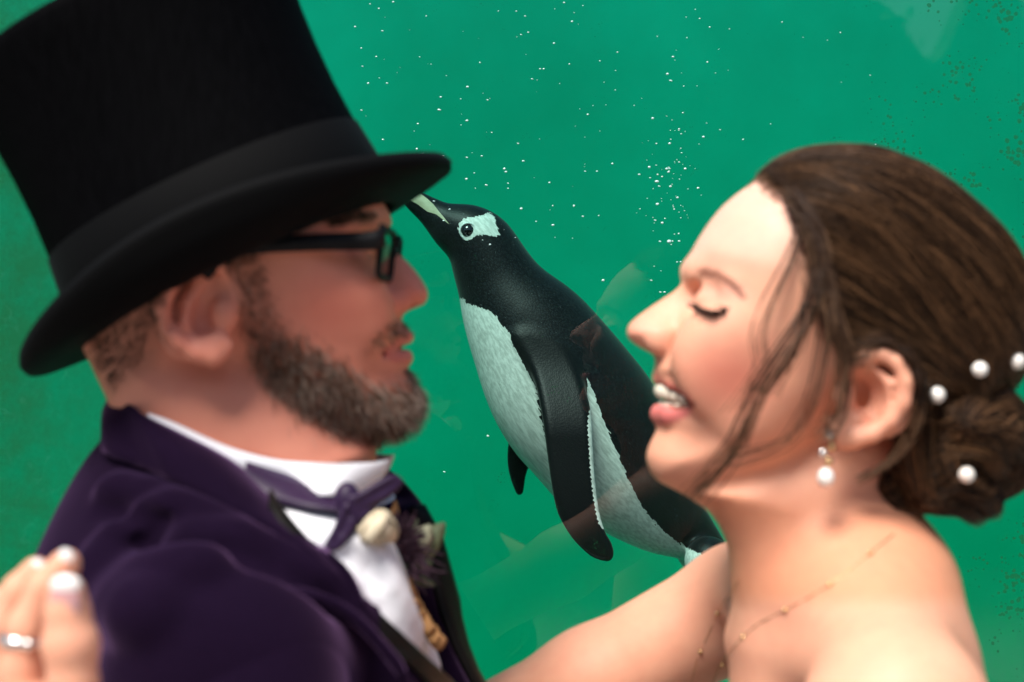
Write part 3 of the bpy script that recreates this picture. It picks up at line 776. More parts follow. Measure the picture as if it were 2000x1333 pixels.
def groove(F_, pts, r, k=.010):
    q = on_surface(F_, smooth_poly(pts, 4, False), .002)
    F_.chain(list(q), [r] * len(q), k, mode='cut')
# folds pulled from the neck and the sleeve
ridge(JF, [(215,955),(310,972),(400,1010),(470,1045)], .012, .008); ridge(JF, [(330,995),(270,1025),(210,1080),(185,1150)], .012, .008)
groove(JF, [(200,1000),(270,1008),(330,1030)], .003); groove(JF, [(345,1030),(290,1065),(240,1120)], .0035)
ridge(JF, [(330,1045),(430,1050),(530,1075),(640,1140),(720,1230)], .008); groove(JF, [(350,1085),(450,1090),(560,1125),(650,1190)], .004)
ridge(JF, [(200,1120),(260,1130),(330,1120),(400,1110)], .014, .012); ridge(JF, [(180,1180),(240,1190),(300,1200)], .016, .015)
# neck hole and front opening (its edges follow the near lapel line and the middle of the chest)
neckh = [(150,560),(196,700),(224,775),(262,850),(420,905),(560,950),(640,1010),(860,1010),(900,600)]
JF.slab(PP(neckh, YT), YT, .01, .078, .004, mode='cut')
edge = on_surface(J0, smooth_poly([(500,930),(545,992),(610,1062),(690,1148),(780,1232),(870,1318),(960,1420)], 5, False))
o_ = np.argsort(edge[:, 2]); ez, ey, ex = edge[o_, 2], edge[o_, 1], edge[o_, 0]
sl, x, y, z = JF.win((-.28, YT - .16, 1.0), (.14, YT + .12, 1.62), 0)
yn_ = np.interp(z, ez, ey); yf_ = YT + np.interp(z, [1.1, 1.36, 1.5], [.006, .016, .05])
opn = np.maximum(np.maximum(yn_ - y, y - yf_), -(x - np.interp(z, ez, ex) + .05)).astype(np.float32)
JF.apply(sl, opn + 0 * JF.D[sl], .004, 'cut')
# shirt: soft pleats, and a raised placket
ridge(SHF, [(690,1050),(740,1085),(770,1140),(800,1200),(850,1300)], .006, .008); groove(SHF, [(650,1075),(715,1115),(750,1190),(800,1290)], .005, .008)
V, Q_ = SHF.mesh(); V = relax(V, Q_, 1)
fc_ = V[Q_].mean(1); keep = (fc_[:, 2] > .97) & (fc_[:, 0] > np.interp(fc_[:, 2], ez, ex) - .07)
shirt = mesh_obj('shirt', V, Q_[keep], M_SHIRT, groom)
V, Q_ = JF.mesh(); V = relax(V, Q_, 2)
keep = (V[Q_].mean(1)[:, 2] > .97)
jacket = mesh_obj('jacket', V, Q_[keep], M_VELVET, groom)
jacket['label'] = 'deep purple velvet dinner jacket with black satin facing'
# sleeve: set into the shoulder with a raised seam, reaching forward below the frame
def sleeve(s):
    SF = Field((-.42, .66, 1.0), (.10, 1.02, 1.50), .0032)
    a, b, c_ = P(470, 1352, .855), np.array([-.150, .80, 1.30]), np.array([-.02, .76, 1.13])
    SF.chain([a, b, c_], [.0655, .071, .060], .02)
    ridge(SF, [(290,1300),(370,1215),(480,1160),(600,1165),(700,1215),(790,1320)], .0055, .008)
    groove(SF, [(330,1310),(400,1235),(500,1190),(600,1195),(680,1240),(760,1330)], .006, .008)
    V, Q_ = SF.mesh(); V = relax(V, Q_, 1)
    if s > 0: V = mirror(V, YT); Q_ = Q_[:, ::-1]
    return V, Q_
for s in (-1, 1): mesh_obj('sleeve', *sleeve(s), M_VELVET, jacket)
def near_y(pts, lift):
    """give (u, v, Y) points the depth of the nearest skin or shirt there, lifted towards the viewer"""
    pts = np.array(pts, float); a = hits(GF, pts[:, 0], pts[:, 1])[:, 1]; b = hits(SHF, pts[:, 0], pts[:, 1])[:, 1]
    y = np.fmin(a, b); y = np.where(np.isnan(y), pts[:, 2], y - lift)
    return np.array([P(u_, v_, q) for (u_, v_, _), q in zip(pts, y)])
# velvet collar standing round the neck and rolling down to the lapel
def resample(p, n):
    p = np.asarray(p, float); s = np.r_[0, np.cumsum(np.linalg.norm(np.diff(p, axis=0), axis=1))]; t = np.linspace(0, s[-1], n)
    return np.stack([np.interp(t, s, p[:, k]) for k in range(p.shape[1])], 1)
top3 = resample(smooth_poly(np.r_[[P(218, 768, 1.03), P(232, 778, .99)], near_y([(275,806,.957),(360,848,.943),(450,896,.938),(520,955,.938),(560,1012,.935)], .011), on_surface(J0, [(640,1100)], .008)], 8, False), 34)
bot3 = on_surface(J0, resample(smooth_poly([(186,884),(205,894),(260,922),(350,968),(440,1012),(520,1055),(600,1110),(690,1195)], 8, False), 34), .010)
bot3[0] = P(196, 858, 1.03); bot3[1] = (bot3[0] + bot3[2]) / 2
def collar_rows(lift):
    R_ = []
    for q in np.linspace(0, 1, 9):
        row = top3 * (1 - q) + bot3 * q; n_ = J0.grad(row); R_.append(row + n_ * lift * math.sin(math.pi * min(1, q * 1.05)) )
    return np.array(R_)
vf = sheet(collar_rows(.004), -.004)
vf2 = (mirror(vf[0], YT), flip(vf[1]))
for k_, w_ in enumerate((vf, vf2)): mesh_obj('collar', *w_, M_VELVET, jacket)
# black satin facing along both edges of the opening
A_ = on_surface(J0, resample(smooth_poly([(530,962),(567,1017),(622,1078),(700,1160),(790,1248),(880,1335),(930,1390)], 6, False), 30), .003)
B_ = on_surface(J0, resample(smooth_poly([(525,1000),(560,1062),(612,1120),(675,1180),(750,1258),(815,1325),(860,1380)], 6, False), 30), .005)
rows = np.array([A_ * (1 - q) + B_ * q + J0.grad(A_ * (1 - q) + B_ * q) * .0015 * math.sin(math.pi * q) for q in np.linspace(0, 1, 7)])
mesh_obj('lapel', *sheet(rows, -.002), M_SATIN, jacket)
zz = np.linspace(1.475, 1.12, 30); rows = []
for q in np.linspace(0, 1, 8):
    yy = YT + np.interp(zz, [1.1, 1.36, 1.5], [.008, .018, .052]) + q * np.interp(zz, [1.12, 1.40, 1.475], [.05, .062, .02]); xs_ = []
    for y_, z_ in zip(yy, zz):
        g_ = np.linspace(.13, -.3, 260); d = J0.value(np.stack([g_, np.full(260, y_), np.full(260, z_)], 1)); w = np.where(d < 0)[0]; xs_.append(g_[w[0]] if len(w) else -.1)
    rows.append(np.stack([np.array(xs_) + .004 + .009 * math.sin(math.pi * min(1, q + .12)), yy, zz], 1))
mesh_obj('lapel', *sheet(np.array(rows), .004), M_SATIN, jacket)
# white wing collar
tp = smooth_poly(np.r_[near_y([(290,812,.975),(335,828,.955),(450,878,.944),(560,902,.944),(650,911,.956)], .004), [P(715, 906, .985), P(757, 897, 1.006)]], 6, False)
bt = smooth_poly(np.r_[near_y([(290,842,.972),(335,864,.950),(450,920,.938),(560,958,.936),(640,972,.950)], .006), [P(700, 962, .980), P(742, 930, 1.004)]], 6, False)
rows = np.array([tp * (1 - q) + bt * q + np.array([0, -.004 * math.sin(math.pi * q), 0]) for q in np.linspace(0, 1, 6)])
vf = sheet(rows, .0025)
shc = mesh_obj('shirt_collar', *vf, M_SHIRT, groom); mesh_obj('collar_wing', mirror(vf[0], 1.022), flip(vf[1]), M_SHIRT, shc)
# bow tie
bow = empty('bow_tie', P(672, 985, .985)); bow['label'] = 'purple satin bow tie'
bow.parent = groom; bow.location = Vector(P(672, 985, .985)) - Vector(groom.location)
def bpart(name, vf):
    o = mesh_obj(name, *vf, M_TIE); o.parent = bow; o.location = -Vector(P(672, 985, .985)); return o
tp = smooth_poly(near_y([(480,905,.934),(540,925,.934),(610,945,.942),(665,955,.962)], .010), 6, False)
bt = smooth_poly(near_y([(480,965,.931),(540,982,.931),(605,995,.940),(660,1002,.960)], .011), 6, False)
bpart('neck_band', sheet(np.array([tp * (1 - q) + bt * q + np.array([0, -.003 * math.sin(math.pi * q), 0]) for q in np.linspace(0, 1, 5)]), .002))
YK = float(near_y([(672, 985, .98)], .014)[0][1])
bpart('knot', ball(P(678, 980, YK), (.009, .009, .013), 16, 10))
def bow_piece(name, outline, shear, R=.0048, folds=()):
    pl = smooth_poly(PP(outline, YK), 3); lo_, hi_ = pl.min(0), pl.max(0)
    BW = Field((lo_[0] - .012, YK - .06, lo_[1] - .012), (hi_[0] + .012, YK + .06, hi_[1] + .012), .0014)
    BW.slab(pl, YK - .003, R, R * .8, .002, shear=shear)
    for a_, b_, r_ in folds: groove(BW, [a_, ((a_[0] + b_[0]) / 2, (a_[1] + b_[1]) / 2), b_], r_, .003)
    V_, Q2 = BW.mesh(); return bpart(name, (relax(V_, Q2, 1, .4), Q2))
xk = P(690, 0, YK)[0]
bow_piece('far_wing', [(682,968),(705,958),(728,944),(750,932),(768,926),(780,932),(788,944),(772,964),(752,980),(735,994),(715,1015),(700,1024),(690,1005)], lambda X, Z: -.006 + .40 * (X - xk), folds=[((700,985),(778,940),.0022), ((705,1000),(745,982),.0018)])
bow_piece('near_wing', [(676,978),(698,980),(712,1000),(702,1026),(690,1046),(672,1066),(655,1074),(636,1064),(648,1040),(662,1010)], lambda X, Z: -.004 + .25 * (X - xk), folds=[((686,1000),(652,1062),.0022)])

# trousers and shoes, below the frame
for s in (-1, 1):
    yy = YT + s * .10
    mesh_obj('trouser_leg', *tube([(-.19, yy, 1.02), (-.19, yy, .85), (-.18, yy, .5), (-.19, yy, .08)], [.12, .105, .085, .075], 16), M_BLACK, groom)
    mesh_obj('shoe', *ball((-.14, yy, .045), (.14, .05, .05), 16, 8), M_BLACK, groom)

# ================================================================== top hat
HC = P(435, 447, YG); HF = np.array([.902, 0, .432]); HU = np.array([-.432, 0, .902]); HL = np.array([0, 1., 0])
hat = tag(empty('top_hat', HC - HU * .034), 'tall black silk top hat with grosgrain band and curled brim', 'hat')
def hat_pt(a, b, c): return HC + HF * a + HL * b + HU * c
def lathe_hat(cs, n=64):
    rows = []
    for c_, a, b in cs: rows.append([hat_pt(a * math.cos(t), b * math.sin(t), c_) for t in np.linspace(0, 2 * math.pi, n, endpoint=False)])
    V = np.array(rows).reshape(-1, 3); m_ = len(cs)
    F_ = [(i * n + j, i * n + (j + 1) % n, (i + 1) * n + (j + 1) % n, (i + 1) * n + j) for i in range(m_ - 1) for j in range(n)]
    F_.append(tuple((m_ - 1) * n + j for j in range(n))); return V, F_
m = Mat('silk_plush', (.0015, .0015, .002), .65, .02); nz = m.noise(300, 3, m.coord((1, 1, .15))); m.base(m.ramp(nz, [(.3, (.001, .001, .0013)), (.7, (.002, .002, .0025))])); m.bump(nz, .15, .001); M_PLUSH = m.m
m.b.inputs['Sheen Weight'].default_value = .0
M_BAND = cloth_mat('grosgrain', (.0010, .0011, .0014), .75, .018, (.5, .6, .7), 600, .2, spec=.08)
prof = [(-.034, .123), (-.02, .1228), (0, .1222), (.03, .119), (.06, .1175), (.09, .1178), (.12, .1195), (.145, .1225), (.158, .1245), (.1635, .1240), (.166, .1215), (.1672, .110), (.168, .08), (.1682, .03)]
mesh_obj('crown', *lathe_hat([(c_, a, a * .82) for c_, a in prof]), M_PLUSH, hat)
bandp = [(-.033, .1242), (-.01, .1240), (.0, .1236), (.0275, .1206), (.0285, .1198)]
_b = lathe_hat([(c_, a, a * .82 + .0012) for c_, a in bandp]); mesh_obj('band', _b[0], _b[1][:-1], M_BAND, hat)
rows_t, rows_b = [], []
n = 96
for k, s_ in enumerate(np.linspace(0, 1, 12)):
    rt, rb = [], []
    for t_ in np.linspace(0, 2 * math.pi, n, endpoint=False):
        ct_, st_ = math.cos(t_), math.sin(t_)
        a = .118 + (.1665 - .118) * s_; b = .096 + (.139 - .096) * s_ - .006 * abs(st_) * max(0, s_ - .75) * 4
        roll = .027 * abs(st_) ** 2.5 * s_ ** 2.4 + .004 * s_ ** 6
        droop = (-.003 * ct_ * ct_ + .006 * max(0, ct_) ** 2) * s_
        c_ = -.034 + roll + droop
        th = .0028 + .0022 * s_ ** 8
        rt.append(hat_pt(a * ct_, b * st_, c_ + th)); rb.append(hat_pt(a * ct_, b * st_, c_ - th))
    rows_t.append(rt); rows_b.append(rb)
R_ = np.array(rows_t + [[hat_pt(.169 * math.cos(t_), .1405 * math.sin(t_) - .006 * math.sin(t_), -.034 + .027 * abs(math.sin(t_)) ** 2.5 + .004 - .003 * math.cos(t_) ** 2 + .006 * max(0, math.cos(t_)) ** 2) for t_ in np.linspace(0, 2 * math.pi, n, endpoint=False)]] + rows_b[::-1])
mm = len(R_); V = R_.reshape(-1, 3)
Fb = [(i * n + j, i * n + (j + 1) % n, ((i + 1) % mm) * n + (j + 1) % n, ((i + 1) % mm) * n + j) for i in range(mm) for j in range(n)]
mesh_obj('brim', V, Fb, M_BAND, hat)

# ================================================================== glasses
specs = tag(empty('eyeglasses', P(745, 500, .96)), 'black rectangular eyeglasses worn by the man under the hat brim', 'glasses')
M_FRAME = simple('black_acetate', (.006, .006, .007), .5, .15, nscale=80, bump=.03)
m = bpy.data.materials.new('spectacle_lens'); m.use_nodes = True; nt = m.node_tree
tr = nt.nodes.new('ShaderNodeBsdfTransparent'); tr.inputs[0].default_value = (.90, .93, .84, 1); gl = nt.nodes.new('ShaderNodeBsdfGlossy'); gl.inputs['Roughness'].default_value = .02
fz = nt.nodes.new('ShaderNodeLayerWeight'); fz.inputs[0].default_value = .12; mx = nt.nodes.new('ShaderNodeMixShader')
nt.links.new(fz.outputs['Facing'], mx.inputs[0]); nt.links.new(tr.outputs[0], mx.inputs[1]); nt.links.new(gl.outputs[0], mx.inputs[2]); nt.links.new(mx.outputs[0], nt.nodes['Material Output'].inputs[0]); M_LENS = m
def bar(path, h, w, up=(0, 0, 1)):
    """flat bar of section h (along up) x w (sideways) along a path"""
    A = np.asarray(path, float); T = np.gradient(A, axis=0); T /= np.linalg.norm(T, axis=1, keepdims=True); up = np.array(up, float); V = []
    h = np.broadcast_to(h, (len(A),)); w = np.broadcast_to(w, (len(A),))
    for p_, t_, h_, w_ in zip(A, T, h, w):
        sd = np.cross(t_, up); sd /= np.linalg.norm(sd) + 1e-9; u_ = np.cross(sd, t_)
        for a, b in ((-1, -1), (1, -1), (1, 1), (-1, 1)): V.append(p_ + sd * w_ * a / 2 + u_ * h_ * b / 2)
    n = len(A); F_ = [(i * 4 + j, i * 4 + (j + 1) % 4, i * 4 + 4 + (j + 1) % 4, i * 4 + 4 + j) for i in range(n - 1) for j in range(4)]
    F_ += [(3, 2, 1, 0), tuple((n - 1) * 4 + j for j in range(4))]; return V, F_
zc_ = 1.6584 + .001
def xg(yy): return -.0845 - .004 * (abs(yy - YG) / .07) ** 2
for s in (-1, 1):
    yc = YG + s * .0405; ring = []
    for t_ in np.linspace(0, 2 * math.pi, 40, endpoint=False):
        ct_, st_ = math.cos(t_), math.sin(t_); e = .35
        yy = yc + .0275 * math.copysign(abs(ct_) ** e, ct_); z_ = zc_ + .0165 * math.copysign(abs(st_) ** e, st_) - .002 * s * ct_ * 0
        ring.append((xg(yy) + .10 * (z_ - zc_), yy, z_))
    mesh_obj('rim', *tube(ring, .0024, 6, True), M_FRAME, specs)
    g_ = [[(xg(yc + a) + .10 * b, yc + a, zc_ + b) for a in np.linspace(-.027, .027, 8)] for b in np.linspace(-.016, .016, 6)]
    mesh_obj('lens', *sheet(np.array(g_), .0015), M_LENS, specs)
    pth = [(xg(YG + s * .068) + .001, YG + s * .0705, zc_ + .0135)] + [(lambda q: (q[0], YG + s * (YG - q[1] + .003), q[2]))(P(*w_)) for w_ in [(735,470,.946),(620,474,.943),(500,482,.938),(440,498,.936),(400,540,.936)]]
    mesh_obj('temple', *bar(smooth_poly(pth, 4, False), np.linspace(.0135, .008, 21), .004), M_FRAME, specs)
br_ = [(xg(YG) + .001, YG + q * .013, zc_ + .006 - .004 * q * q) for q in np.linspace(-1, 1, 7)]
mesh_obj('bridge', *tube(br_, .0026, 6), M_FRAME, specs)

# ================================================================== buttonhole flower on the far lapel
YB = 1.02
bt_ = tag(empty('boutonniere', P(790, 1120, YB)), 'buttonhole of cream rose, dark thistle, green leaves and dried stems on the lapel', 'boutonniere')
m = Mat('rose_petal', (.75, .66, .50), .6, .3); m.base(m.ramp(m.noise(120, 4), [(.3, (.50, .41, .27)), (.7, (.66, .58, .43))])); M_ROSE = m.m
M_THIS = simple('thistle', (.045, .022, .035), .8, .2, nscale=200, var=.5)
M_LEAF = simple('grey_green_leaf', (.11, .135, .07), .6, .3, nscale=60, var=.35)
M_DRY = simple('dried_stem', (.38, .20, .08), .8, .2, nscale=200, var=.35)
M_SAGE = simple('pale_leaf', (.30, .30, .20), .6, .3, nscale=60, var=.3)
rc = P(736, 1040, min(1.0, float(np.nan_to_num(hits(SHF, [736], [1040])[0][1], nan=1.0)) - .012))
def petal(c, yaw, tilt, size, cup):
    rows = []
    for a in np.linspace(-1, 1, 7):
        r_ = []
        for b in np.linspace(0, 1, 7):
            w_ = size * (.35 + .65 * math.sin(math.pi * min(1, .15 + b * .75))) * a * .75; h_ = size * 1.25 * b; o_ = cup * (1 - (a * .9) ** 2) * math.sin(math.pi * (.1 + b * .75))
            x_, y_, z_ = w_, -o_ - size * .12 * (1 - b), h_ - size * .5
            y_, z_ = y_ * math.cos(tilt) - z_ * math.sin(tilt), y_ * math.sin(tilt) + z_ * math.cos(tilt)
            x_, y_ = x_ * math.cos(yaw) - y_ * math.sin(yaw), x_ * math.sin(yaw) + y_ * math.cos(yaw)
            r_.append(c + np.array([x_, y_, z_]))
        rows.append(r_)
    return sheet(np.array(rows), .0008)
for k in range(11):
    mesh_obj('petal', *petal(rc, k * 2.4, -.10 - .045 * k, .0130 + .0006 * k, .0045 + .0007 * k), M_ROSE, bt_)
tc_ = P(770, 1062, YB - .01)
mesh_obj('thistle_head', *ball(tc_, (.011, .011, .013), 16, 10), M_THIS, bt_)
q_rng = np.random.default_rng(2); pths = []
for k in range(150):
    d_ = q_rng.normal(0, 1, 3); d_[2] = abs(d_[2]) * .9; d_ /= np.linalg.norm(d_); pths.append(np.array([tc_ + d_ * (.008 + .016 * t_) for t_ in (0, .5, 1)]))
for k in range(60):
    d_ = q_rng.normal(0, 1, 3) + np.array([.6, -.3, -.2]); d_ /= np.linalg.norm(d_); c0 = P(q_rng.uniform(770, 815), q_rng.uniform(1060, 1120), YB - .01); pths.append(np.array([c0 + d_ * (.002 + .022 * t_) for t_ in (0, .5, 1)]))
th = strands('thistle_spines', pths, np.full(len(pths), .0011), M_THIS, bt_); th['kind'] = 'stuff'
def leaf(a, b, wd, mat, Y0=YB, Y1=YB, bend=.004):
    A, B = P(*a, Y0), P(*b, Y1); d_ = B - A; sd = np.cross(d_, [0, 1, 0]); sd /= np.linalg.norm(sd); rows = []
    for q in np.linspace(-1, 1, 5):
        rows.append([A + d_ * t_ + sd * q * wd * math.sin(math.pi * (t_ * .93 + .05)) ** .8 + np.array([0, -bend * math.sin(math.pi * t_) + .003 * abs(q), 0]) for t_ in np.linspace(0, 1, 9)])
    mesh_obj('leaf', *sheet(np.array(rows), .0007), mat, bt_)
leaf((795,1110), (868,1022), .0095, M_LEAF, YB, YB + .01); leaf((800,1090), (840,1026), .0085, M_SAGE, YB - .005, YB)
leaf((780,1110), (845,1100), .005, M_LEAF, YB - .01, YB - .005); leaf((770,1040), (772,978), .0035, M_DRY); leaf((775,1060), (795,1015), .004, M_THIS)
leaf((790,1120), (850,1145), .004, M_LEAF, YB, YB + .01); leaf((760,1080), (790,1140), .006, M_LEAF, YB - .015, YB - .02); leaf((740,1045), (755,1090), .007, M_THIS, YB - .02, YB - .02)
leaf((800,1075), (815,1015), .003, M_LEAF); leaf((790,1100), (812,1050), .006, M_THIS, YB - .012, YB - .012)
gr_ = smooth_poly([(785,1125),(797,1160),(815,1200),(838,1235),(856,1258)], 5, False)
for k, (gu, gv) in enumerate(gr_):
    for s in (-1, 1):
        cpt = P(gu + s * 6, gv, YB - .012) + np.array([0, q_rng.normal(0, .002), 0])
        mesh_obj('grain', *ball(cpt, (.0030, .0030, .0058), 8, 6, R=[[.8, 0, .5 * s], [0, 1, 0], [-.5 * s, 0, .8]]), M_DRY, bt_)
mesh_obj('stem', *tube([P(a, b, YB - .010) for a, b in gr_], .0022, 6), M_DRY, bt_)
# ================================================================== bride
YB0 = 1.0
bride = tag(empty('person', (P(1650, 666, YB0)[0], YB0, 0)), 'laughing bare-shouldered woman with brown hair pinned up in a bun, facing the man', 'person')
BF = Field((-.30, .635, 1.08), (.425, 1.30, 1.765), .0025)
HANDY = .70
def bride_body():
    F_ = BF
    head = [(1497,345),(1461,364),(1416,399),(1386,435),(1359,477),(1350,501),(1347,528),(1341,550),(1334,585),(1318,640),(1296,688),(1283,708),(1278,722),(1283,738),(1291,749),(1302,766),(1300,781),(1288,790),(1278,804),(1277,820),(1283,838),(1273,860),(1263,886),(1266,912),(1280,936),(1312,954),(1350,966),(1430,958),(1540,915),(1630,850),(1700,850),(1800,860),(1880,790),(1930,690),(1938,580),(1900,480),(1820,400),(1720,345),(1620,322),(1545,328)]
    def W(X, Z):
        u, v = gpx(X, Z, YB0)
        return .074 - .012 * sstep(560, 860, v) - .017 * sstep(1520, 1280, u) * sstep(600, 780, v) - .004 * sstep(1500, 1350, u)
    F_.slab(smooth_poly(PP(head, YB0), 2), YB0, .055, W, .004)
    nose = [(1346,535),(1335,555),(1314,571),(1278,595),(1245,619),(1228,636),(1224,651),(1231,665),(1252,680),(1272,690),(1290,702),(1320,712),(1350,690),(1358,640),(1360,580)]
    def WN(X, Z):
        u, v = gpx(X, Z, YB0); return .0080 + .0098 * sstep(575, 660, v)
    F_.slab(smooth_poly(PP(nose, YB0), 3), YB0, .0125, WN, .008)
    # neck
    neck = [(1345,955),(1385,1000),(1415,1045),(1440,1095),(1460,1180),(1480,1300),(1760,1300),(1750,1100),(1745,1030),(1750,950),(1780,850),(1600,820),(1420,900)]
    F_.slab(smooth_poly(PP(neck, YB0), 2), YB0, .050, .048, .010)
    for s in (-1, 1):
        def Q(u, v, d):
            p = P(u, v, YB0 - d)
            return p if s < 0 else np.array([p[0], 2 * YB0 - p[1], p[2]])
        F_.ell(Q(1294, 664, .0145), (.0125, .0070, .0108), .003)
        F_.ell(Q(1275, 691, .006), (.0060, .0030, .0035), .002, mode='cut')
        F_.ell(Q(1326, 678, .024), (.0040, .006, .0125), .004, mode='cut')
        F_.ell(Q(1378, 580, .034), (.018, .018, .012), .012, mode='cut')      # orbit
        F_.ell(Q(1397, 590, .032), (.0160, .0140, .0118), .004)               # closed lids
        F_.ell(Q(1360, 572, .022), (.008, .009, .010), .008, mode='cut'); F_.chain([Q(1372, 566, .040), Q(1402, 560, .046), Q(1438, 586, .052)], [.0014, .0016, .0012], .004, mode='cut')
        F_.cone(Q(1358, 528, .012), Q(1435, 555, .048), .007, .006, .012)
        F_.ell(Q(1440, 655, .050), (.028, .015, .018), .020)                  # cheekbone
        F_.ell(Q(1388, 690, .043), (.024, .016, .023), .012)                  # lifted cheek
        F_.ell(Q(1374, 705, .036), (.017, .012, .020), .012); F_.ell(Q(1430, 745, .047), (.030, .012, .030), .022)
        # mouth: open smile
        F_.ell(Q(1322, 775, .013), (.020, .027, .0094), .003, mode='cut', R=[[.95, .25 * s * -1, 0], [.25 * s, .95, 0], [0, 0, 1]])
        F_.cone(Q(1312, 771, .012), Q(1356, 790, .033), .0075, .0030, .003, mode='cut')
        F_.chain([Q(1287, 740, .000), Q(1312, 750, .018), Q(1356, 780, .034)], [.0042, .004, .0028], .004)   # upper lip
        F_.chain([Q(1290, 808, .000), Q(1308, 811, .018), Q(1354, 802, .033)], [.0064, .0062, .0030], .004)  # lower lip
        F_.cone(Q(1338, 730, .034), Q(1368, 790, .046), .0022, .0018, .005, mode='cut')                       # smile crease
        # ear
        ya = .076
        F_.ell(Q(1712, 770, ya - .003), (.023, .006, .030), .004, R=[[.92, 0, -.38], [0, 1, 0], [.38, 0, .92]])
        hx = [(1668, 735, ya - .004), (1690, 700, ya + .004), (1722, 690, ya + .009), (1755, 708, ya + .012), (1772, 745, ya + .013), (1765, 785, ya + .012), (1740, 822, ya + .009), (1705, 848, ya + .006), (1672, 858, ya + .003)]
        F_.chain([Q(*q) for q in hx], [.004, .005, .0052, .0055, .0055, .005, .005, .0055, .006], .003)
        F_.ell(Q(1650, 840, ya + .000), (.011, .005, .014), .005)
        F_.chain([Q(1700, 720, ya + .003), Q(1738, 750, ya + .007), Q(1722, 800, ya + .006), Q(1685, 812, ya + .004)], [.0035, .004, .0042, .0045], .003)
        F_.ell(Q(1692, 768, ya + .009), (.012, .018, .018), .003, mode='cut', R=[[.92, 0, -.38], [0, 1, 0], [.38, 0, .92]])
        F_.ell(Q(1650, 775, ya - .002), (.007, .007, .010), .005)
    # trunk and shoulders (turned a little towards the camera)
    N0 = P(1600, 1110, 1.0); l = np.array([.17, -.98, 0]); f = np.array([-.98, -.17, 0])
    SL = N0 + .165 * l; SL[2] = 1.377; SR = N0 - .165 * l; SR[2] = 1.385
    F_.cone(N0 + np.array([.02, 0, -.02]), N0 + np.array([.02, 0, -.30]), .075, .105, .03, sq=(1, 1.25, 1))
    SL[0] -= .016
    F_.cone(N0 + np.array([.025, -.03, -.012]), SL, .042, .050, .035)
    F_.cone(N0 + np.array([.02, .03, .0]), SR, .042, .045, .030)
    F_.cone(N0 + .06 * l + np.array([.028, 0, -.065]), N0 + .09 * l + np.array([.045, 0, -.20]), .052, .070, .03)   # near shoulder blade
    F_.cone(N0 + np.array([.032, 0, -.035]), N0 + np.array([.062, 0, -.17]), .048, .07, .03)
    F_.cone(N0 + f * .04 - .02 * l + np.array([0, 0, -.055]), SL + f * .01 + np.array([0, 0, .02]), .010, .012, .02)   # collarbones
    F_.cone(N0 + f * .04 - .03 * l + np.array([0, 0, -.055]), SR + f * .01 + np.array([0, 0, .02]), .010, .012, .02)
    EL, WL = np.array([.045, .725, 1.215]), P(50, 1560, .70)
    F_.chain([SL, EL, WL], [.050, .040, .026], .02)
    ER, WR = np.array([-.055, 1.20, 1.252]), np.array([-.24, 1.16, 1.20])
    F_.chain([SR, (SR + ER) / 2 + np.array([0, 0, -.004]), ER, WR], [.047, .044, .038, .028], .02)
    # left hand laid on his sleeve: palm and five digits
    F_.chain([WL, P(60, 1470, .705)], [.026, .030], .015); F_.ell(P(55, 1440, .712), (.030, .020, .026), .012)
    dig = [([(140,1440),(142,1335),(137,1250),(131,1195),(129,1158)], [.0125,.0120,.0118,.0106,.0092], .690),
           ([(45,1420),(42,1310),(55,1225),(92,1145),(128,1103)], [.0120,.0105,.0100,.0090,.0078], .712),
           ([(0,1420),(-5,1310),(8,1225),(38,1155),(70,1116)], [.0115,.0105,.0098,.0086,.0074], .731),
           ([(-50,1420),(-60,1320),(-50,1245),(-25,1195),(2,1172)], [.0110,.0100,.0094,.0082,.0070], .748),
           ([(130,1490),(215,1480),(270,1455),(310,1425)], [.015,.012,.011,.009], .700)]
    for pts, rad, Y in dig: F_.chain([P(a, b, Y + (.006 if i == 0 else 0)) for i, (a, b) in enumerate(pts)], rad, .0035)
    F_.ell(P(139, 1262, .690), (.0128, .0125, .011), .006)
    V, Q_ = F_.mesh(); V = relax(V, Q_, 1, .35)
    W_ = V.copy(); fs = W_[:, 1] > YB0; W_[fs, 1] = 2 * YB0 - W_[fs, 1]
    u, v = uvpx(W_)
    c = np.tile(np.array([.78, .42, .285]), (len(V), 1))
    headm = sstep(1.34, 1.38, V[:, 2]) * (V[:, 0] > .05)
    def paint(mask, rgb):
        nonlocal c
        mk = np.clip(mask * headm, 0, 1)[:, None]; c = c * (1 - mk) + np.array(rgb) * mk
    bl = lambda cu, cv, ru, rv: np.exp(-((u - cu) / ru) ** 2 - ((v - cv) / rv) ** 2)
    paint(.9 * bl(1425, 735, 90, 70), (.72, .245, .175)); paint(.55 * bl(1240, 650, 35, 35), (.72, .33, .25)); paint(.5 * bl(1700, 770, 70, 90), (.70, .30, .21))
    paint(.6 * bl(1410, 570, 45, 22), (.66, .36, .29))
    lip_u = [(1283,726),(1292,740),(1320,752),(1345,772),(1358,794),(1345,790),(1325,770),(1300,757),(1286,752),(1278,735)]
    lip_l = [(1284,786),(1300,792),(1325,800),(1352,797),(1345,812),(1315,826),(1285,834),(1268,825),(1266,800)]
    paint(sstep(4, -4, poly_sd(u, v, np.array(lip_u, float))), (.50, .15, .13)); paint(sstep(5, -4, poly_sd(u, v, np.array(lip_l, float))), (.60, .17, .17))
    inside = poly_sd(u, v, np.array([(1292,752),(1320,762),(1358,788),(1352,799),(1320,801),(1296,787)], float)) < 0
    paint(inside * .9, (.10, .015, .012))
    paint(.55 * sstep(560, 460, v) * sstep(1640, 1500, u), (.88, .63, .53)); paint(.7 * sstep(930, 1010, v) * sstep(1200, 1150, v), (.64, .28, .15))  # light on forehead and shade on neck put into the skin colour
    brow = np.array([(1360,528),(1375,523),(1402,529),(1432,547),(1458,581),(1450,585),(1425,560),(1398,544),(1370,540)], float)
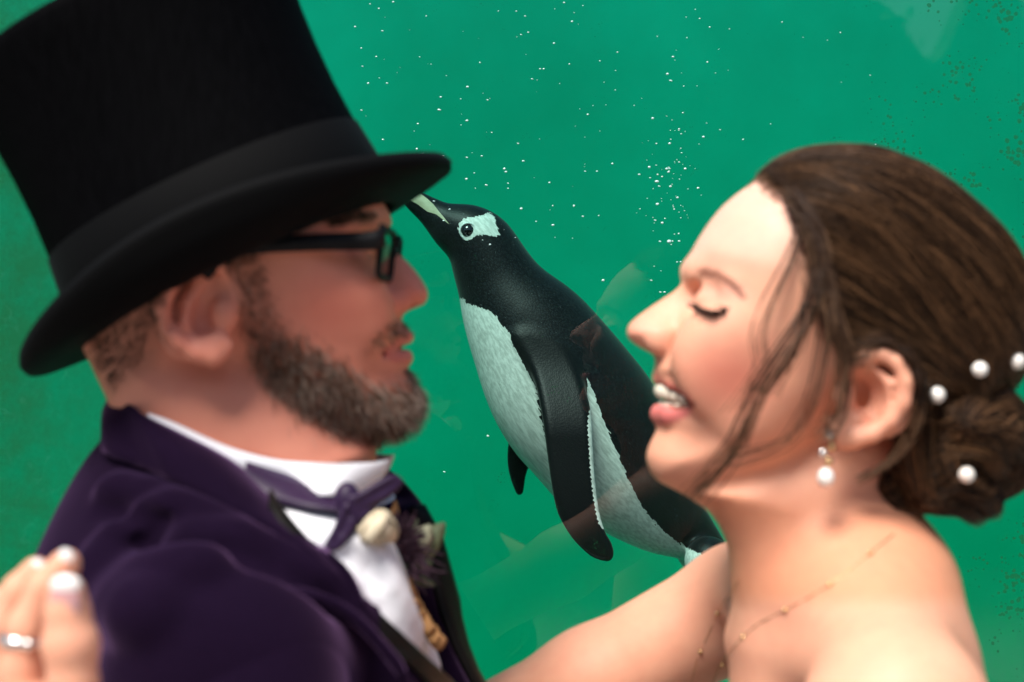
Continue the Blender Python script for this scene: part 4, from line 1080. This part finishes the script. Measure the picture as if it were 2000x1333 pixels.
    paint(.8 * sstep(4, -4, poly_sd(u, v, brow)), (.16, .075, .05))
    lash = np.array([(1358,594),(1376,604),(1394,611),(1412,608),(1428,600),(1412,616),(1392,620),(1374,612)], float)
    paint(.9 * sstep(4, -3, poly_sd(u, v, lash)), (.02, .015, .015))
    return V, Q_, c, dig
V, Q_, c, dig = bride_body(); BV, BQ = V, Q_
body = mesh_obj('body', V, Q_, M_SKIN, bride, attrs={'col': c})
ub, vb = sideview(V, YB0)
# teeth: an upper and a lower row, each tooth its own piece
M_TEETH = simple('tooth_enamel', (.80, .74, .60), .2, .5, nscale=120, var=.06, bump=0)
teeth = empty('teeth', P(1300, 770, YB0)); teeth.parent = bride; teeth.location = Vector(P(1300, 770, YB0)) - Vector(bride.location)
for row, zoff, hgt, n_ in ((0, 762, .0052, 10), (1, 792, .0038, 8)):
    for k in range(n_):
        a = (k - (n_ - 1) / 2) / (n_ / 2) * 1.25
        x0 = P(1284, zoff, YB0)[0] + (.001 if row == 0 else .004)
        ctr = np.array([x0 + .026 * (1 - math.cos(a)), YB0 + .024 * math.sin(a), P(1290, zoff + 10 * abs(a) ** 2 * (1 if row == 0 else .3), YB0)[2]])
        o = mesh_obj('tooth', *ball((0, 0, 0), (.0034, .0038, hgt), 10, 8, R=[[math.cos(-a), -math.sin(-a), 0], [math.sin(-a), math.cos(-a), 0], [0, 0, 1]]), M_TEETH)
        o.parent = teeth; o.location = Vector(ctr) - Vector(P(1300, 770, YB0))
# lashes and brows
M_LASH = hair_mat('mascara', .5)
rg = np.random.default_rng(21)
t = np.linspace(0, 1, 4)[None, :, None]
for s in (-1, 1):
    ll = on_surface(BF, smooth_poly([(1360,596),(1375,607),(1392,613),(1410,611),(1424,603)], 5, False), .0006)
    r0 = resample(ll, 90) + rg.normal(0, .0006, (90, 3)); d_ = np.tile([-.55, -.62, -.45], (90, 1)) + rg.normal(0, .18, (90, 3)); d_ /= np.linalg.norm(d_, axis=1, keepdims=True)
    pth = r0[:, None] + (.0085 * rg.uniform(.7, 1.1, (90, 1, 1))) * (d_[:, None] * t + np.array([-.15, -.1, .55]) * t ** 2)
    bw = np.array([(1362,528),(1375,524),(1400,530),(1430,548),(1456,580),(1450,584),(1425,560),(1398,543),(1372,538)], float)
    wgt = sstep(3, -3, poly_sd(ub, vb, bw)) * (BV[:, 1] < YB0)
    p, nn = root_on(BV, BQ, 500, wgt, rg); bd = np.stack([np.full(500, .75), np.full(500, .25), np.full(500, -.25)], 1) + nn * .2 + rg.normal(0, .15, p.shape)
    bpth = p[:, None] + .007 * bd[:, None] * t
    if s > 0:
        pth = pth.copy(); pth[..., 1] = 2 * YB0 - pth[..., 1]; bpth = bpth.copy(); bpth[..., 1] = 2 * YB0 - bpth[..., 1]
    strands('eyelashes', pth, np.full(90, .00075), M_LASH, bride, np.tile([[.006, .005, .006]], (90, 1)))
    strands('eyebrow', bpth, np.full(500, .00034), M_HAIR, bride, np.tile([[.05, .024, .016]], (500, 1)))
# nails
M_NAIL = simple('nail_pink', (.56, .30, .30), .25, .5, nscale=90, var=.08, bump=0); M_TIP = simple('nail_white', (.85, .83, .80), .25, .5, nscale=90, var=.04, bump=0)
for k, (nu, nv, nw, nh, ry) in enumerate([(127, 1178, .0076, .0115, .0), (130, 1088, .0034, .0042, -.7), (74, 1108, .0036, .0042, -.6)]):
    q = on_surface(BF, [(nu, nv)], .0002)[0]; R_ = [[math.cos(ry), 0, math.sin(ry)], [0, 1, 0], [-math.sin(ry), 0, math.cos(ry)]]
    nail = mesh_obj('fingernail', *ball(q, (nw, .0022, nh), 16, 10, R=R_), M_NAIL if k == 0 else M_TIP, bride)
    if k == 0: mesh_obj('white_tip', *ball(q + np.array([.0002, .0004, .0085]), (nw * .98, .0026, .0050), 16, 10), M_TIP, nail)
# dress: below the frame
mesh_obj('dress', *tube([(.24, 1.0, 1.19), (.235, 1.0, 1.10), (.235, 1.0, 1.02), (.235, 1.0, .6), (.24, 1.0, .02)], [.128, .120, .125, .30, .48], 32), M_SHIRT, bride)

# ---- hair: pinned-up mass, rolled bun, combed strands and loose wisps
HF_ = Field((.155, .88, 1.45), (.405, 1.125, 1.76), .0024)
hairp = [(1492,352),(1515,325),(1545,308),(1592,296),(1677,292),(1742,309),(1812,341),(1882,396),(1941,455),(1980,520),(1999,590),(1997,670),(1975,735),(1930,790),(1860,850),(1800,860),(1780,790),(1775,720),(1735,680),(1680,682),(1640,690),(1615,640),(1590,560),(1575,480),(1550,415),(1520,375)]
_sl, _x, _y, _z = HF_.win(HF_.lo, HF_.lo + (HF_.n - 1) * HF_.h, 0)
_g = np.stack(np.broadcast_arrays(_x, _y, _z), -1).reshape(-1, 3)
_d = BF.value(_g) - .0060
_line = [(1494,346),(1535,372),(1560,420),(1582,480),(1598,550),(1612,630),(1640,688),(1690,684),(1735,680),(1775,715),(1786,780),(1776,850),(1735,895),(1715,945),(1738,982),(1790,995),(2150,930),(2150,180),(1480,180)]
_p = poly_sd(*sideview(_g, YB0), smooth_poly(_line, 2)) / 2850
_h = np.clip(.5 - .5 * (_p - _d) / .008, 0, 1); _d = _p + (_d - _p) * _h + .008 * _h * (1 - _h)
HF_.D = _d.reshape(HF_.n).astype(np.float32)
HF_.slab(smooth_poly(PP(hairp, YB0), 2), YB0, .055, lambda X, Z: .080 + 0 * X, .010)
nape = [(1780,800),(1940,780),(1900,880),(1850,945),(1780,990),(1745,970),(1725,920),(1745,870)]
HF_.slab(smooth_poly(PP(nape, YB0), 2), YB0, .035, .058, .010)
def coil(pts, r, k=.003): HF_.chain([P(*q) for q in pts], r, k)
HF_.ell(P(1895, 880, .995), (.032, .040, .038), .006)
coil([(1845,835,.945),(1900,825,.935),(1955,850,.945),(1975,900,.965)], [.013,.015,.015,.013])
coil([(1960,830,.97),(1985,870,.98),(1965,920,.98),(1930,950,.975)], [.014,.016,.015,.012])
coil([(1840,880,.945),(1860,930,.945),(1910,950,.95),(1935,990,.965)], [.013,.014,.012,.007])
coil([(1790,900,.95),(1820,960,.95),(1875,975,.955),(1905,1003,.965)], [.016,.015,.011,.005])
coil([(1740,960,.965),(1760,1010,.975),(1775,1035,.98)], [.014,.011,.008])
coil([(1900,810,.95),(1950,800,.95),(1985,820,.965)], [.012,.013,.010])
Vh, Qh = HF_.mesh(); Vh = relax(Vh, Qh, 2)
m = Mat('hair_mass', (.04, .022, .012), .75, .08)  # shade between strands put into a darker base colour
sx = m.node('ShaderNodeTexCoord'); mp = m.node('ShaderNodeMapping'); mp.inputs['Rotation'].default_value = (0, math.radians(-28), 0); mp.inputs['Scale'].default_value = (9, 60, 190); m.link(sx.outputs['Object'], mp.inputs[0])
nz = m.noise(1.0, 4, mp.outputs[0]); m.base(m.ramp(nz, [(.3, (.010, .005, .003)), (.6, (.022, .011, .006)), (.8, (.05, .027, .015))])); m.bump(nz, .25, .0015)
mesh_obj('hair', Vh, Qh, m.m, bride)
M_BHAIR = hair_mat('brown_hair', .40); bpy.data.materials['brown_hair'].node_tree.nodes['Principled BSDF'].inputs['Specular IOR Level'].default_value = .22
# combed strands: rooted all over, drawn along the surface towards the bun, coiling round it
hr = np.random.default_rng(4)
def comb(N, steps, step):
    p, nn = root_on(Vh, Qh, N, np.ones(len(Vh)), hr); T = P(1895, 850, 1.0); out = [p + nn * .0005]
    lift = hr.uniform(.0002, .0030, (N, 1)); jit = hr.normal(0, .10, (N, 3))
    for k in range(steps - 1):
        g_ = HF_.grad(p); r_ = T - p; d0 = np.linalg.norm(r_, axis=1, keepdims=True)
        go = r_ / d0; sw = np.stack([-go[:, 2], 0 * go[:, 1], go[:, 0]], 1)
        w_ = sstep(.075, .045, d0); d_ = go * (1 - w_) + sw * w_ + np.array([.25, 0, .12]) * (1 - w_) + jit
        d_ = d_ - g_ * (d_ * g_).sum(1, keepdims=True); d_ /= np.linalg.norm(d_, axis=1, keepdims=True) + 1e-9
        p = p + d_ * step; p = p - HF_.grad(p) * HF_.value(p)[:, None]
        out.append(p + HF_.grad(p) * lift * math.sin(math.pi * min(1, .15 + k / steps)))
    return np.stack(out, 1)
h = comb(16000, 12, .0075)
tone = hr.random(len(h))[:, None] ** 1.5; q_ = h[:, 0]
lock = (.5 + .5 * np.sin(q_[:, 2] * 210 + 4 * np.sin(q_[:, 0] * 70) + q_[:, 1] * 150 + hr.normal(0, .5, len(h))))[:, None]
hc_ = np.array([.013, .0065, .0038]) * (1 - tone) + np.array([.25, .125, .058]) * tone * (.25 + .9 * lock)
strands('hair_strands', h, np.full(len(h), .00027), M_BHAIR, bride, hc_, .6)['kind'] = 'stuff'
# short fine hairs softening the hairline
_ps = poly_sd(*sideview(BV, YB0), smooth_poly(_line, 2)) / 2850
_w = np.exp(-((_ps - .003) / .0045) ** 2) * (BV[:, 2] > 1.60) * (BV[:, 0] < P(1640, 0, 1)[0])
p, nn = root_on(BV, BQ, 1500, _w + 0, hr); T_ = P(1895, 850, 1.0); d_ = T_ - p; d_ /= np.linalg.norm(d_, axis=1, keepdims=True); d_ = d_ + np.array([.1, 0, .35]) + hr.normal(0, .16, p.shape)
d_ -= nn * (d_ * nn).sum(1, keepdims=True); d_ /= np.linalg.norm(d_, axis=1, keepdims=True)
tq = np.linspace(0, 1, 6)[None, :, None]; Lh = hr.uniform(.012, .028, (len(p), 1, 1))
strands('baby_hair', p[:, None] + Lh * (d_[:, None] * tq + nn[:, None] * (.30 * tq)), np.full(len(p), .00020), M_BHAIR, bride, np.array([.16, .085, .045]) * hr.uniform(.5, 1.3, (len(p), 1)), .5)['kind'] = 'stuff'
# bun strands follow the rolls
bp, bc = [], []
rolls = [[(1845,835,.945),(1900,822,.933),(1955,850,.943),(1978,900,.962)], [(1960,830,.965),(1990,870,.975),(1968,920,.975),(1930,955,.972)], [(1840,880,.942),(1858,930,.942),(1910,955,.946),(1938,995,.962)], [(1790,900,.946),(1818,960,.946),(1875,978,.952),(1908,1006,.964)], [(1740,960,.962),(1758,1010,.972),(1778,1040,.978)], [(1900,812,.946),(1950,798,.946),(1988,822,.962)], [(1780,820,.94),(1790,900,.94),(1800,960,.945)], [(1870,870,.94),(1920,880,.935),(1950,920,.94)]]
for R0 in rolls:
    cpath = resample(smooth_poly([P(*q) for q in R0], 6, False), 12)
    for k in range(130):
        off = hr.normal(0, 1, 3); off /= np.linalg.norm(off); off *= .0145 * hr.uniform(.85, 1.08); tw = hr.uniform(-.5, .5)
        wv = np.linspace(1, .55, 12)[:, None]
        bp.append(cpath + off * wv + np.array([0, -.002, .001]) * np.sin(np.linspace(0, 3, 12))[:, None] * tw); bc.append(np.array([.028, .015, .008]) * hr.uniform(.6, 1.3) if hr.random() < .6 else np.array([.18, .09, .04]) * hr.uniform(.5, 1.1))
strands('bun_strands', bp, np.full(len(bp), .0004), M_BHAIR, bride, bc, .8)['kind'] = 'stuff'
# loose wisps falling over the cheek and behind the ear
wisps = [([(1560,395,.925),(1606,470,.915),(1600,560,.91),(1555,650,.905),(1484,756,.905),(1432,873,.925),(1352,966,.955)], 34, .006),
         ([(1570,430,.925),(1545,504,.92),(1500,600,.915),(1484,660,.912),(1490,715,.91),(1437,814,.92)], 8, .006),
         ([(1600,480,.92),(1625,560,.912),(1613,645,.908),(1600,730,.905),(1578,797,.905),(1531,867,.91),(1414,902,.935)], 10, .007),
         ([(1600,540,.915),(1640,640,.908),(1650,720,.906),(1640,800,.906),(1610,850,.908)], 40, .006),
         ([(1780,735,.915),(1796,790,.912),(1780,850,.915),(1742,900,.92),(1677,940,.925)], 18, .003),
         ([(1590,520,.915),(1572,600,.91),(1560,680,.908),(1500,770,.91)], 12, .004),
         ([(1540,380,.93),(1580,440,.92),(1600,520,.915),(1620,600,.91)], 60, .008),
         ([(1620,560,.91),(1630,640,.906),(1660,700,.905),(1700,692,.905)], 40, .006)]
wp, wc = [], []
for pts, k_, sp in wisps:
    base = resample(smooth_poly([P(*q) for q in pts], 8, False), 18)
    for k in range(k_):
        o1, o2, o3 = hr.normal(0, sp, (3, 3)); q = np.linspace(0, 1, 18)[:, None]
        wp.append(base + o1 * .35 * (1 - q) + o2 * np.sin(math.pi * q) * .5 + o3 * q * q * .7); wc.append(np.array([.055, .028, .016]) * hr.uniform(.5, 1.2) if hr.random() < .7 else np.array([.20, .11, .06]) * hr.uniform(.6, 1.1))
strands('loose_wisps', wp, np.full(len(wp), .00042), M_BHAIR, bride, wc, .6)['kind'] = 'stuff'

# ================================================================== jewellery
m = Mat('pearl', (.86, .82, .76), .16, .7); m.b.inputs['Coat Weight'].default_value = .6; m.base(m.ramp(m.noise(90, 3), [(.3, (.80, .74, .66)), (.7, (.92, .90, .86))])); M_PEARL = m.m
M_GOLD = simple('gold', (.75, .50, .25), .25, .5, .9, nscale=200, var=.1, bump=.03)
M_SILVER = simple('silver', (.86, .86, .84), .18, .5, 1.0, nscale=200, var=.05, bump=.02)
where = ['nearest the ear', 'above the bun, between two others', 'at the far edge of the bun', 'low on the bun']
for (pu_, pv_, r_), w_ in zip([(1830,772,.0054), (1914,722,.0051), (1986,706,.0054), (1888,928,.0053)], where):
    q = hits(HF_, [pu_], [pv_], .85, 1.13)[0]
    if np.isnan(q[0]): q = P(pu_, pv_, .97)
    q = P(pu_, pv_, q[1] - .006); pin = tag(empty('hair_pin', q), 'white pearl hair pin ' + w_, 'hair pin', 'pearl hair pins in the bun')
    mesh_obj('pearl', *ball(q, r_, 20, 14), M_PEARL, pin); mesh_obj('pin_shaft', *tube([q + np.array([0, .004, 0]), q + np.array([-.008, .035, .004])], .0007, 6), M_SILVER, pin)
# pearl drop earring
ye = .918
er = tag(empty('earring', P(1614, 850, ye)), 'drop earring of small stones and one white pearl hanging from the ear lobe', 'earring')
mesh_obj('stud', *ball(P(1617, 848, ye), .0036, 14, 10), M_SILVER, er)
for k, (a, b) in enumerate([(1624,873),(1607,885),(1619,901)]):
    mesh_obj('stone', *ball(P(a, b, ye), (.0028, .0022, .0028), 12, 8), M_SILVER if k % 2 else M_GOLD, er)
mesh_obj('link', *tube([P(1617, 850, ye), P(1625, 872, ye), P(1608, 886, ye), P(1619, 902, ye), P(1613, 920, ye)], .0009, 6), M_GOLD, er)
mesh_obj('pearl', *ball(P(1613, 933, ye), (.0056, .0056, .0066), 20, 14), M_PEARL, er)
# fine necklace with small beads
nk = tag(empty('necklace', P(1480, 1220, .92)), 'fine gold chain necklace with tiny beads round the bare neck', 'necklace')
nl = on_surface(BF, resample(smooth_poly([(1745,1045),(1700,1083),(1650,1125),(1592,1163),(1530,1195),(1480,1222),(1435,1265),(1402,1308),(1385,1350)], 6, False), 50), .0012)
nl2 = on_surface(BF, resample(smooth_poly([(1445,1135),(1430,1160),(1410,1186),(1388,1230),(1364,1281),(1350,1330)], 6, False), 30), .0012)
mesh_obj('chain', *tube(nl, .00025, 6), M_GOLD, nk); mesh_obj('chain', *tube(nl2, .00025, 6), M_GOLD, nk)
for a in (6, 16, 26, 36, 43): mesh_obj('bead', *ball(nl[a], .0018, 12, 8), M_GOLD, nk)
for a in (10, 21): mesh_obj('bead', *ball(nl2[a], .0018, 12, 8), M_GOLD, nk)
# ring
rc = P(46, 1248, .7125); ax = P(55, 1225, .712) - P(42, 1310, .712); ax /= np.linalg.norm(ax)
b1 = np.cross(ax, [0, 1, 0]); b1 /= np.linalg.norm(b1); b2 = np.cross(ax, b1)
ringp = [[rc + (b1 * math.cos(t_) + b2 * math.sin(t_)) * (.0108 + d_) + ax * w_ for t_ in np.linspace(0, 2 * math.pi, 40, endpoint=False)] for w_, d_ in ((-.0026, 0), (-.002, .0012), (0, .0016), (.002, .0012), (.0026, 0), (0, -.0004))]
V = np.array(ringp).reshape(-1, 3); n = 40; Fr = [(i * n + j, i * n + (j + 1) % n, ((i + 1) % 6) * n + (j + 1) % n, ((i + 1) % 6) * n + j) for i in range(6) for j in range(n)]
rg_o = tag(empty('ring', rc), 'plain silver wedding ring on finger of hand at the left edge', 'ring')
mesh_obj('band', V, Fr, M_SILVER, rg_o)
mesh_obj('stone', *ball(rc + b1 * -.006 + np.array([0, -.0105, 0]), (.0028, .002, .0028), 12, 8), M_SILVER, rg_o)
